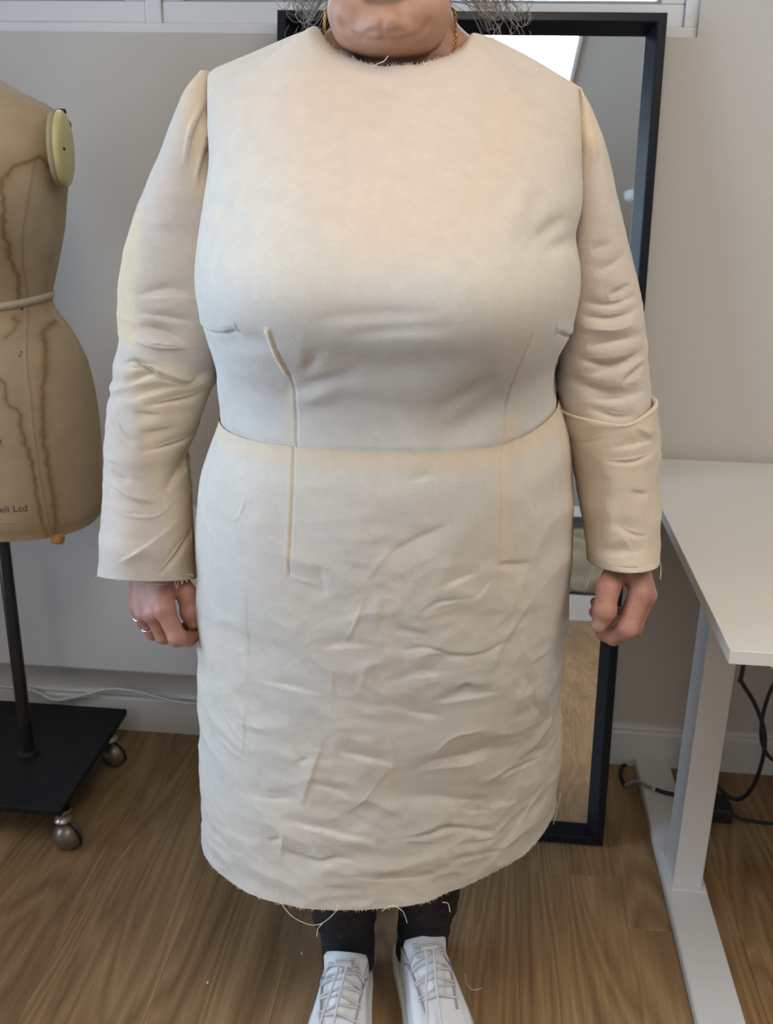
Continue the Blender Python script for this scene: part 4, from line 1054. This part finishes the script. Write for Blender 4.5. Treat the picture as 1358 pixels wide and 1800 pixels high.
def crumple(P, k=1.0):
    a = ridged(P, np.array([9, 9, 15.]), 3.1); b = ridged(P, np.array([17, 17, 26.]), 8.7); c = ridged(P, np.array([34, 34, 48.]), 1.7)
    w = np.clip(.5 + 1.2 * noise3(P * 6 + 21), 0, 1)
    return k * ((a - .6) * .0022 + (b - .6) * .0013 * w + (c - .6) * .0008 * w)
def lines(x, z, pts): return poly_dist(x, z, pts)[0]

dartL = [(-.198, 1.087), (-.196, 1.074), (-.192, 1.057), (-.187, 1.037), (-.185, 1.017), (-.186, .997), (-.187, .945)]
dartR = [(.045, 1.086), (.037, 1.05), (.031, 1.019), (.029, .991), (.027, .945)]
sdL = [(-.189, .965), (-.192, .897), (-.195, .851), (-.198, .806)]
sdR = [(.0265, .965), (.029, .9), (.033, .854), (.033, .817)]
bdL = [(-.345, 1.0655), (-.274, 1.072), (-.253, 1.076), (-.240, 1.082)]
bdR = [(.115, 1.055), (.1, 1.061), (.088, 1.072), (.077, 1.081)]
vnk = [(-.221, 1.30), (-.221, 1.262), (-.182, 1.211), (-.15, 1.177), (-.118, 1.156), (-.078, 1.143), (-.042, 1.155), (-.007, 1.18), (.013, 1.199), (.044, 1.261), (.05, 1.30), (-.02, 1.36), (-.11, 1.33), (-.19, 1.36)]

# ---- skirt
NS = 270
t = np.linspace(0, 1, NS)[:, None]
x, k, c = loop_xk(.335 + t * (.957 - .335))
jag = .0009 * noise3(np.stack([x * 300, k * 90, 0 * x], -1))
xn = (x + .115) / .255
zh = .336 - .012 * np.clip(-xn, 0, 1) ** 2 + .012 * np.clip(xn, 0, 1) ** 2 + jag
z = zh + t * (zwaist(x) - zh)
y = y_at(x, z, k, c)
P = np.stack([x, y, z], -1); N = normals(P)
fm = FRONT & (np.abs(xn) < .97)
fmask = np.broadcast_to(fm, x.shape)
D = crumple(P, 1.35) * np.clip((.985 - z) / .12, .25, 1) * np.clip(1.25 - (z - .35) * .9, .5, 1.2)
D += crease_field(x, z, fmask, CREASES) * .72
for dl in (sdL, sdR): D += fm * -.0014 * np.exp(-(lines(x, z, dl) / .0012) ** 2)
D += fm * .0005 * (np.exp(-(lines(x, z, [(p[0] - .0035, p[1]) for p in sdL]) / .003) ** 2) + np.exp(-(lines(x, z, [(p[0] + .0035, p[1]) for p in sdR]) / .003) ** 2))
dz = zwaist(x) - z
D += .0004 * np.exp(-(dz / .003) ** 2) + .0005 * np.exp(-(dz / .02) ** 4)
D += .010 * np.exp(-((z - .34) / .05) ** 2) * noise3(np.stack([x * 9, y * 9, 0 * x + 2], -1))      # hem waves
P = P + N * D[..., None]
lay = np.clip(1.15 - dz / .019, 0, 1); lay = np.where(dz < .0205 + .001 * noise3(np.stack([x * 60, z * 0, z * 0], -1)), .62 + .3 * np.exp(-dz / .004), 0)
nzl = .0012 * noise3(np.stack([x * 80, z * 80, 0 * z], -1))
def strip(x, z, pts, a, b):
    d = z * 0; P_ = np.array(pts); o = np.argsort(P_[:, 1]); xl = np.interp(z, P_[o, 1], P_[o, 0]); r = x - xl + nzl
    return ((r > a) & (r < b) & (z > P_[:, 1].min() - .004) & (z < P_[:, 1].max() + .004)).astype(float)
lay = np.maximum(lay, .5 * FRONT * np.maximum(strip(x, z, sdL, -.006, .0008), strip(x, z, sdR, -.0008, .012)))
lay = np.maximum(lay, .7 * np.exp(-((x - XL(z)) / .006) ** 2)); lay = np.maximum(lay, .6 * np.exp(-((x - XR(z)) / .007) ** 2))  # side seam allowances; the left strip's tan also paints in the hand's shadow
lay = np.maximum(lay, .35 * np.clip((z - .45) / .2, 0, 1) * np.exp(-((x + .083 + nzl) / .006) ** 2) * FRONT * (z < .83))
pale = np.clip(.5 + noise3(np.stack([x * 11, z * 7, 0 * z + 9], -1)) * 1.3, 0, 1)
col = BASE + (GRY - BASE) * pale[..., None] * .7
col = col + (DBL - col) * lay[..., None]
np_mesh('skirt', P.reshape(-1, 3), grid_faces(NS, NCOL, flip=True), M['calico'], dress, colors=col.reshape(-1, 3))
SK_HEM = P[0].copy()

# ---- bodice
NB = 225
t = np.linspace(0, 1, NB)[:, None]
x, k, c = loop_xk(.957 + t * (1.326 - .957))
zt = np.where(FRONT, ZTF(x), ZTB(x)); z = zwaist(x) + t * (zt - zwaist(x)) - .006 * (t < .002)
z = z + (t > .995) * .0007 * noise3(np.stack([x * 500, k * 9, 0 * x], -1)) * FRONT
y = y_at(x, z, k, c)
P = np.stack([x, y, z], -1); N = normals(P)
xn = (x + .112) / .22
fm = FRONT & (np.abs(xn) < .985); fmask = np.broadcast_to(fm, x.shape)
top = np.clip((zt - z) / .03, 0, 1)
D = crumple(P, .75) * np.clip((1.16 - z) / .12, .16, 1) * top
D += crease_field(x, z, fmask, CREASES, 1) * top * 1.15
for dl in (dartL, dartR): D += fm * -.0014 * np.exp(-(lines(x, z, dl) / .0012) ** 2)
D += fm * .0020 * np.exp(-(lines(x, z, [(-.2005, 1.089), (-.199, 1.074), (-.1955, 1.057), (-.191, 1.042)]) / .0026) ** 2)
D += fm * .0004 * np.exp(-(lines(x, z, [(p[0] + .003, p[1]) for p in dartR]) / .003) ** 2)
for bl_, sg in ((bdL, 1), (bdR, 1)):
    d = lines(x, z, bl_); D += fm * (-.0022 * np.exp(-(d / .0015) ** 2))
    zc = np.interp(x, *np.array(sorted(bl_)).T); ins_ = (x < bl_[-1][0] + .005) if bl_ is bdL else (x > bl_[-1][0] - .005)
    D += fm * ins_ * .0016 * np.exp(-((z - zc - .005) / .007) ** 2) * (z > zc)
D += -.0012 * np.exp(-((z - zwaist(x)) / .003) ** 2)
# soft bust lobes and the dip between them
D += fm * (.010 * np.exp(-(((x + .205) / .075) ** 2 + ((z - 1.115) / .055) ** 2)) + .010 * np.exp(-(((x - .005) / .075) ** 2 + ((z - 1.115) / .055) ** 2)))
P = P + N * D[..., None]
nzl = .0012 * noise3(np.stack([x * 80, z * 80, 0 * z], -1))
lay = .6 * FRONT * np.maximum(strip(x, z, [p for p in dartL if p[1] < 1.03], -.016, .0008) * .55, strip(x, z, [p for p in dartR if p[1] < 1.0], -.0008, .014) * .7)
lay = np.maximum(lay, .7 * FRONT * np.exp(-(lines(x, z, [(-.2005, 1.089), (-.199, 1.074), (-.1955, 1.057), (-.191, 1.042)]) / .003) ** 2))
lay = np.maximum(lay, .55 * np.exp(-((zt - z) / .006) ** 2) * (np.abs(x + .111) > .085))
v = in_poly(x + nzl, z, vnk, .022) * FRONT
yoke = np.clip((z - 1.22) / .06, 0, 1) * FRONT
col = GRY + (BASE - GRY) * np.clip((z - 1.05) / .12, 0, 1)[..., None]
col = col + (SKN - col) * (np.maximum(v * 1.0, yoke * .45))[..., None]
col = col + (DBL - col) * lay[..., None]
np_mesh('bodice', P.reshape(-1, 3), grid_faces(NB, NCOL, flip=True), M['calico'], dress, colors=col.reshape(-1, 3))

# ---- sleeves
LO = tb((.69, -.482), (.707, -.479), (.745, -.474), (.794, -.470), (.85, -.468), (.904, -.466), (.956, -.459), (.993, -.453), (1.022, -.446), (1.03, -.443), (1.05, -.445), (1.098, -.440), (1.139, -.430), (1.176, -.416), (1.205, -.402), (1.24, -.383), (1.277, -.367), (1.305, -.3555), (1.317, -.349), (1.327, -.341), (1.333, -.334), s=.004)
LI = tb((.707, -.352), (.776, -.354), (.832, -.360), (.878, -.367), (.90, -.358), (.924, -.350), (.954, -.345), (.99, -.325), (1.019, -.312), (1.05, -.304), (1.13, -.303), (1.18, -.303), (1.25, -.305), (1.32, -.322), (1.333, -.326))
RI = tb((.761, .148), (.804, .141), (.85, .133), (.894, .124), (.93, .114), (.958, .102), (.972, .096), (1.007, .092), (1.043, .092), (1.1, .092), (1.16, .086), (1.2, .088), (1.28, .088), (1.318, .094))
RO = tb((.774, .231), (.832, .228), (.869, .225), (.906, .2195), (.955, .2085), (.983, .205), (1.018, .200), (1.051, .194), (1.084, .187), (1.117, .178), (1.155, .164), (1.192, .152), (1.228, .141), (1.27, .125), (1.302, .109), (1.318, .097), s=.004)
SB = tb((.70, .072), (.80, .072), (.95, .062), (1.1, .070), (1.2, .072), (1.27, .062), (1.31, .036), (1.325, .018), (1.334, .006), s=.004)
SPW = tb((.70, 1.85), (.80, 1.95), (.95, 2.15), (1.4, 2.15), s=.03)
SY = tb((.70, 1.152), (.78, 1.155), (.85, 1.18), (1.0, 1.20), (1.2, 1.215), (1.33, 1.222))
SP = np.linspace(0, 2 * np.pi, 240, endpoint=False)[None]
def tube_rows(zrows, xi, xo, grow=0, zoff=None):
    zr = np.asarray(zrows, float)[:, None]
    p = SPW(zr)
    a_, b_ = np.minimum(xi(zr), xo(zr)) - grow, np.maximum(xi(zr), xo(zr)) + grow
    x = (a_ + b_) / 2 + (b_ - a_) / 2 * sgp(np.cos(SP), 2 / p)
    y = SY(zr) - (SB(zr) + grow) * sgp(np.sin(SP), 2 / p)
    z = zr + 0 * x
    if zoff is not None: z = z + zoff(x, y, zr)
    return np.stack([x, y, z], -1)
def drag(P, seed, amp):
    q = P * np.array([7, 7, 34.]) + seed; q[..., 2] += 1.6 * noise3(P * 9 + seed)
    r = ridged(P * 0 + q, 1.0, 0); r2 = ridged(q * np.array([1.8, 1.8, 2.1]), 1.0, 4)
    w = np.clip(.55 + 1.3 * noise3(P * 7 + seed + 5), .1, 1.2)
    return amp * ((r - .55) + .45 * (r2 - .55)) * w
def sleeve_cols(P, polys, soft=.006):
    x, z = P[..., 0], P[..., 2]; f = (P[..., 1] < SY(z) + .02)
    l = np.zeros(x.shape)
    for pl, s in polys: l = np.maximum(l, s * in_poly(x + .003 * noise3(P * 60), z, pl, soft) * f)
    b = np.array([.60, .530, .470]) * np.ones(P.shape); return b + (DBL - b) * l[..., None]
# image-left sleeve
zr = np.concatenate([[.734, .7285], np.linspace(.726, 1.322, 420), 1.322 + .0115 * np.sin(np.linspace(.12, 1, 14) * np.pi / 2)])
P = tube_rows(zr, LI, LO, 0, lambda x, y, z_: np.clip((SY(z_) - y) * .34, -.03, .03) * np.clip((.80 - z_) / .06, 0, 1)); P[0] = P[2] + (P[2].mean(0) - P[2]) * .02 + [0, 0, .008]; P[1] = P[2] + (P[2].mean(0) - P[2]) * .012 + [0, 0, .0]
N = normals(P); x, y, z = P[..., 0], P[..., 1], P[..., 2]
f = y < SY(z); g = np.clip((z - .728) / .02, 0, 1)
elb = np.exp(-((z - .97) / .12) ** 2)
D = (drag(P, 2.3, .0036) * (.25 + .9 * elb) * (z < 1.22) + crumple(P, .6) * (z < 1.25) + crease_field(x, z, f, SLC) * 1.5) * g * np.clip((1.30 - z) / .04, .0, 1)
D += crease_field(x, z, f, SLC[-4:]) * .6 * (z > 1.26)
D += .010 * np.exp(-((z - .955) / .03) ** 2) * np.clip((x + .37) / .04, 0, 1) * f                        # slack at the elbow crook
N[:3] = N[3]; P = P + N * D[..., None]
pl = [([(-.393, 1.188), (-.43, 1.144), (-.45, 1.058), (-.44, 1.025), (-.403, 1.03), (-.401, 1.099), (-.393, 1.163)], .95),
      ([(-.418, 1.004), (-.388, 1.012), (-.337, 1.0), (-.31, .94), (-.335, .72), (-.36, .72), (-.377, .84), (-.39, .862), (-.399, .92), (-.411, .977)], .75),
      ([(-.345, 1.335), (-.31, 1.335), (-.31, 1.18), (-.328, 1.187), (-.333, 1.25), (-.345, 1.30)], .8)]
np_mesh('sleeve', P.reshape(-1, 3), grid_faces(len(zr), 240, flip=True), M['calico'], dress, colors=sleeve_cols(P, pl).reshape(-1, 3), label='smooth-cuffed sleeve on the side of the dress form')
# image-right sleeve: upper tube, and the cuff turned up over it
zr = np.concatenate([np.linspace(.925, 1.306, 270), 1.306 + .0125 * np.sin(np.linspace(.12, 1, 12) * np.pi / 2)])
P = tube_rows(zr, RI, RO); N = normals(P); x, y, z = P[..., 0], P[..., 1], P[..., 2]; f = y < SY(z)
D = (drag(P, 7.7, .0036) * (.2 + .9 * np.exp(-((z - 1.0) / .09) ** 2)) * (z < 1.2) + crumple(P, .5) + crease_field(x, z, f, SRC) * .5 + crease_field(x, z, f, SRC, 1) * .7) * np.clip((1.29 - z) / .04, 0, 1)
P = P + N * D[..., None]
pl = [([(.085, 1.33), (.112, 1.33), (.118, 1.258), (.103, 1.235), (.09, 1.25)], .8)]
c1 = sleeve_cols(P, pl); V1 = P.reshape(-1, 3); F1 = grid_faces(len(zr), 240, flip=True)
FX = tb((.09, .968), (.099, .965), (.125, .965), (.146, .963), (.171, .959), (.179, .962), (.199, .975), (.215, .978))
zr = np.concatenate([[.786, .7835], np.linspace(.781, .9595, 150), [.9605, .9610, .9605, .957, .945, .93]])
gr = np.concatenate([[-.001, -.0008], np.linspace(0, .0065, 150), [.0055, .0035, .0018, .0008, 0, -.002]])
rows = []
for zz, g_ in zip(zr, gr):
    rows.append(tube_rows([zz], RI, RO, g_, lambda x, y, zr_: (FX(x) - .961) * np.clip((zr_ - .88) / .08, 0, 1) + ((x - .2) * .10 + np.clip((SY(zr_) - y) * .34, -.03, .03)) * np.clip((.80 - zr_) / .035, 0, 1) + .004 * np.clip((.80 - zr_) / .035, 0, 1))[0])
P = np.stack(rows); N = normals(P); x, y, z = P[..., 0], P[..., 1], P[..., 2]; f = y < SY(z)
g = np.clip((z - .78) / .02, 0, 1) * (np.arange(len(zr)) < 150)[:, None]
D = (drag(P, 4.4, .0022) + crumple(P, 1.3) + crease_field(x, z, f, SCC) * 1.3) * g + .0004 * np.exp(-((z - FX(x) + .002) / .003) ** 2) * (np.arange(len(zr)) < 154)[:, None]
P = P + N * D[..., None]
c2 = np.ones(P.shape) * (np.array([.60, .515, .415])); lp = np.exp(-((z - FX(x)) / .004) ** 2); c2 = c2 + (DBL - c2) * .55 * lp[..., None]
V2 = P.reshape(-1, 3); F2 = grid_faces(len(zr), 240, flip=True) + len(V1)
np_mesh('sleeve', np.vstack([V1, V2]), np.vstack([F1, F2]), M['calico'], dress, colors=np.vstack([c1.reshape(-1, 3), c2.reshape(-1, 3)]), label='wrinkled sleeve with a turned-up lower fold')

# ---- loose threads at the raw edges
TH = []
for grp, Y in (([[(-.223, .364), (-.219, .342), (-.203, .323), (-.181, .311), (-.165, .314), (-.148, .336), (-.145, .347)], [(-.165, .314), (-.171, .304), (-.172, .294)]], 1.013),
               ([[(-.089, .338), (-.076, .347), (-.064, .344), (-.06, .336), (-.056, .321)], [(-.012, .36), (-.005, .357), (-.002, .347)]], 1.018),
               ([[(-.315, .338), (-.313, .327), (-.306, .320), (-.300, .320)]], 1.10), ([[(.143, .366), (.147, .341), (.143, .318)], [(.15, .371), (.148, .346)]], 1.25),
               ([[(-.469, .736), (-.473, .733)], [(-.440, .730), (-.437, .723), (-.432, .717)], [(-.383, .732), (-.381, .729), (-.379, .734)], [(-.369, .736), (-.367, .725), (-.364, .735)], [(-.361, .737), (-.360, .731), (-.357, .739)], [(-.356, .739), (-.353, .734), (-.352, .741)], [(-.413, .730), (-.399, .728), (-.383, .731)], [(-.354, .745), (-.348, .745), (-.344, .744)]], 1.122),
               ([[(.149, .786), (.147, .775), (.141, .758)], [(.168, .788), (.171, .784), (.173, .783)], [(.176, .789), (.180, .786), (.183, .786)], [(.191, .790), (.195, .788), (.198, .784)], [(.226, .797), (.228, .787), (.228, .775)]], 1.12),
               ([[(-.125, 1.330), (-.117, 1.334), (-.111, 1.336), (-.107, 1.341)], [(-.071, 1.332), (-.068, 1.336)], [(-.069, 1.333), (-.064, 1.337)], [(-.072, 1.335), (-.067, 1.333)]], 1.098)):
    for pts in grp:
        tube('loose_thread', [(a, Y + .002 * math.sin(i * 2.1), b) for i, (a, b) in enumerate(pts)], .00042, M['thread'], dress, k=5)
# short fray along hem and neckline, too fine to pick apart
fr = []
for i in range(150):
    j = int(rng.integers(0, nf)); p = SK_HEM[j]; d = np.array([rng.normal() * .6, -.2, -1]); d /= np.linalg.norm(d); ln = rng.uniform(.001, .0035)
    fr.append(tube_vf(np.array([p + [0, 0, .001], p + d * ln * .5, p + d * ln + [rng.normal() * .001, 0, 0]]), .00025, 3, cap=False))
for i in range(130):
    xx = rng.uniform(-.19, -.031); zz = float(ZTF(xx)); yy = 1.22 - .108 * math.sqrt(max(0, 1 - ((xx + .1105) / .0865) ** 2))
    p = np.array([xx, yy, zz]); d = np.array([rng.normal() * .7, .2, 1]); d /= np.linalg.norm(d); ln = rng.uniform(.0008, .0028)
    fr.append(tube_vf(np.array([p - [0, 0, .001], p + d * ln * .5, p + d * ln]), .00025, 3, cap=False))
vf_obj('frayed_edge', fr, M['thread'], dress, kind='stuff')

# ---- trousers, socks, shoes
def limb(name, rows, mat, k=64, fold=0, seed=0):
    V = []; q = np.linspace(0, 2 * np.pi, k, endpoint=False)
    for (cx_, cy_, z_, rx, ry) in rows:
        V.append(np.stack([cx_ + rx * np.cos(q), cy_ + ry * np.sin(q), z_ + 0 * q], 1))
    P = np.stack(V)
    if fold: P = P - normals(P) * (fold * (ridged(P * np.array([14, 14, 45.]) + seed, 1, 0) - .5))[..., None]
    return np_mesh(name, P.reshape(-1, 3), grid_faces(len(rows), k, flip=False), mat, person)
def interp_rows(keys, n):
    K = np.array(keys); t = np.linspace(0, 1, n); s = np.linspace(0, 1, len(K)); return [tuple(np.interp(v, s, K[:, i]) for i in range(5)) for v in t]
limb('trouser_leg', interp_rows([(-.168, 1.236, .146, .044, .046), (-.1655, 1.236, .128, .0485, .051), (-.166, 1.235, .130, .0495, .052), (-.166, 1.232, .18, .0495, .053), (-.170, 1.225, .26, .055, .058), (-.178, 1.215, .36, .066, .070), (-.185, 1.215, .48, .072, .075)], 40), M['print'], fold=.003, seed=2)
limb('trouser_leg', interp_rows([(-.037, 1.268, .155, .042, .046), (-.0375, 1.268, .134, .0455, .049), (-.038, 1.268, .136, .0475, .050), (-.0385, 1.264, .18, .0495, .052), (-.038, 1.255, .26, .055, .058), (-.036, 1.242, .36, .066, .070), (-.034, 1.24, .48, .072, .075)], 40), M['print'], fold=.003, seed=6)
limb('sock', interp_rows([(-.158, 1.225, .052, .040, .052), (-.160, 1.232, .09, .0415, .045), (-.163, 1.236, .13, .0425, .044), (-.165, 1.236, .175, .043, .045)], 40), M['sock'], fold=.002, seed=1)
limb('sock', interp_rows([(-.046, 1.262, .052, .040, .052), (-.043, 1.266, .09, .0415, .045), (-.040, 1.268, .13, .0425, .044), (-.038, 1.268, .175, .043, .045)], 40), M['sock'], fold=.002, seed=3)

SW = tb((0, .012), (.012, .026), (.05, .0345), (.09, .0365), (.13, .0405), (.17, .0475), (.20, .049), (.23, .044), (.25, .032), (.262, .010))
SH = tb((0, .070), (.03, .078), (.06, .074), (.085, .078), (.10, .088), (.115, .090), (.135, .083), (.16, .069), (.19, .058), (.22, .051), (.245, .043), (.262, .030))
def shoe(heel, ang, lab, mirror_):
    sh = empty('shoe'); sh.parent = person; sh['label'] = lab
    sh.location = heel; sh.rotation_euler = (0, 0, math.pi + ang)
    ys = np.linspace(0, .262, 80); V = []
    s = np.linspace(-1, 1, 61)
    for y_ in ys:
        w, h = float(SW(y_)), float(SH(y_)); op = float(np.interp(y_, [.012, .03, .085, .108], [0, 1, 1, 0]))
        a = np.abs(s)
        px = np.interp(a, [0, .35, .55, .75, 1], [0, w * .62, w * .86, w * 1.0, w * .97]); pz = np.interp(a, [0, .35, .55, .75, 1], [h, h * .97, .022 + (h - .022) * .80, .022 + (h - .022) * .38, .018])
        qx = np.interp(a, [0, .30, .42, .50, .75, 1], [0, w * .68, w * .76, w * .90, w * 1.0, w * .97]); qz = np.interp(a, [0, .30, .42, .50, .75, 1], [.045, .048, h - .002, h - .001, .022 + (h - .022) * .38, .018])
        X = (px * (1 - op) + qx * op) * np.sign(s); Z = pz * (1 - op) + qz * op
        V.append(np.stack([X, 0 * X + y_, Z], 1))
    P = np.stack(V)
    np_mesh('upper', P.reshape(-1, 3), grid_faces(80, 61, wrap=False), M['shoe'], sh)
    # sole
    ys2 = np.linspace(0, .264, 50); out = [(float(SW(min(y_, .262))) + .004, y_) for y_ in ys2]; loop_ = out + [(-a, b) for a, b in out[::-1]]
    bm = bmesh.new(); rws = []
    for z_, g_ in ((.001, .94), (.004, 1.0), (.014, 1.02), (.022, 1.0), (.024, .96)): rws.append([bm.verts.new((a * g_, .13 + (b - .13) * g_, z_)) for a, b in loop_])
    for i in range(4):
        for j in range(len(loop_)): bm.faces.new((rws[i][j], rws[i][(j + 1) % len(loop_)], rws[i + 1][(j + 1) % len(loop_)], rws[i + 1][j]))
    bm.faces.new(rws[-1]); bm.faces.new(rws[0][::-1]); bm_obj('sole', bm, M['sole'], sh, smooth=True)
    # tongue: padded slab leaning back at the throat
    tt = np.linspace(0, 1, 26); cc = np.linspace(-1, 1, 25); top = []; 
    for t_ in tt:
        yc = np.interp(t_, [0, .5, 1], [.172, .130, .096]); zc = np.interp(t_, [0, .5, 1], [.0665, .090, .114]); wd = np.interp(t_, [0, .6, .93, 1], [.020, .029, .034, .030])
        thick = .0045 * np.clip(np.sin(np.pi * np.clip(t_ * .5 + .5, 0, 1)) * 1.6 + .12, 0, 1)
        top.append(np.stack([wd * cc, yc - .010 * cc ** 2, zc - .012 * np.abs(cc) ** 2.2 + thick * np.sqrt(np.clip(1 - cc ** 6, 0, 1))], 1))
    T = np.stack(top); B = T.copy(); B[..., 2] -= .008; B[..., 1] -= .003
    Q = np.concatenate([T, B[:, ::-1]], 1)
    tg = np_mesh('tongue', Q.reshape(-1, 3), grid_faces(26, 50), M['shoe'], sh)
    # grey woven label on the tongue
    lx = .007 * (1 if mirror_ else -1) + (0.012 if mirror_ else -.004)
    def on_tongue(u, v):
        i = v * 25; j = (u / .031 * .5 + .5) * 24; i0, j0 = min(24, int(i)), min(23, max(0, int(j))); fi, fj = i - i0, j - j0
        return (T[i0, j0] * (1 - fi) * (1 - fj) + T[i0 + 1, j0] * fi * (1 - fj) + T[i0, j0 + 1] * (1 - fi) * fj + T[i0 + 1, j0 + 1] * fi * fj) + np.array([0, .0006, .0010])
    g = np.array([[on_tongue(lx + a, b) for a in np.linspace(-.0065, .0065, 6)] for b in np.linspace(.50, .97, 12)])
    np_mesh('tongue_label', g.reshape(-1, 3), grid_faces(12, 6, wrap=False), M['shoe'], sh)
    mk = []
    for b in np.linspace(.58, .88, 9):
        mk.append(tube_vf(np.array([on_tongue(lx - .004, b), on_tongue(lx, b), on_tongue(lx + .003, b)]) + [0, .0004, .0006], .00075, 4))
    vf_obj('label_marks', mk, M['label'], sh)
    # eyestay edges, laces, toggle
    def vz(xx, yy):
        w, h = float(SW(yy)), float(SH(yy)); a = abs(xx) / w
        return float(np.interp(a, [0, .62, .86, 1.0], [h, h * .97, .022 + (h - .022) * .80, .022 + (h - .022) * .38]))
    for sg in (-1, 1):
        pts = [(sg * np.interp(q, [.10, .135, .19], [.0335, .030, .024]), q, vz(sg * np.interp(q, [.10, .135, .19], [.0335, .030, .024]), q) + .0022) for q in np.linspace(.10, .19, 12)]
        tube('eyestay_edge', pts, .0017, M['lace'] if 0 else M['label'], sh, k=6, n=3)
    def lace(ya, yb, xa, xb, lift=.006):
        p = []
        for q in np.linspace(0, 1, 9):
            xx, yy = xa + (xb - xa) * q, ya + (yb - ya) * q
            tz = float(np.interp(yy, [.096, .130, .172], [.118, .096, .0715])) if abs(xx) < .026 else 0
            p.append((xx, yy, max(vz(xx, yy) + .002, tz - .3 * abs(xx) + lift * .4 * math.sin(math.pi * q))))
        tube('lace', p, .0017, M['lace'], sh, k=6, n=3)
    for ya, yb in ((.116, .113), (.119, .125), (.133, .129), (.137, .146), (.153, .149), (.157, .167), (.175, .170)): lace(ya, yb, -.031, .031)
    lace(.108, .116, -.036, .0, .008); lace(.108, .116, .036, .0, .008)
    z0 = .108
    box('lace_toggle', (-.013, .112, z0), (.013, .121, z0 + .007), M['sole'], sh, bev=.002)
    for sg in (-1, 1):
        tube('lace_end', [(sg * .006, .119, z0 + .004), (sg * .006 + .004, .140, .101), (sg * .008 + .010, .165, .084), (sg * .010 + .016, .20, .066), (sg * .010 + .02, .225, .058)], .0018, M['lace'], sh, k=6)
    return sh
shoe((-.1565, 1.272, 0), 0.0, 'white trainer with the grey label in the middle of its tongue', False)
shoe((-.069, 1.314, 0), math.radians(19), 'white trainer turned outwards', True)

# ---- scraps on the floor
tube('thread_scrap', [(.026, 1.268, .0008), (.032, 1.245, .0010), (.041, 1.238, .0008), (.053, 1.243, .0008)], .0006, M['thread'], label='short cream thread on the floor by the outward turned shoe', cat='thread')
def speck(x, y, lab):
    V, F = lathe_vf([(.0002, .0016), (.0016, .0012), (.0020, .0004), (.0016, .0001)], 8); V = V * np.array([1, 1.8, 1]) + np.array([x, y, 0]); np_mesh('paper_speck', V, F, M['gloss'], label=lab, cat='speck', group='white specks on the floor')
speck(-.243, 1.283, 'tiny white speck on the floor beside the straight shoe'); speck(-.381, 1.205, 'tiny white speck alone on the open floor planks')
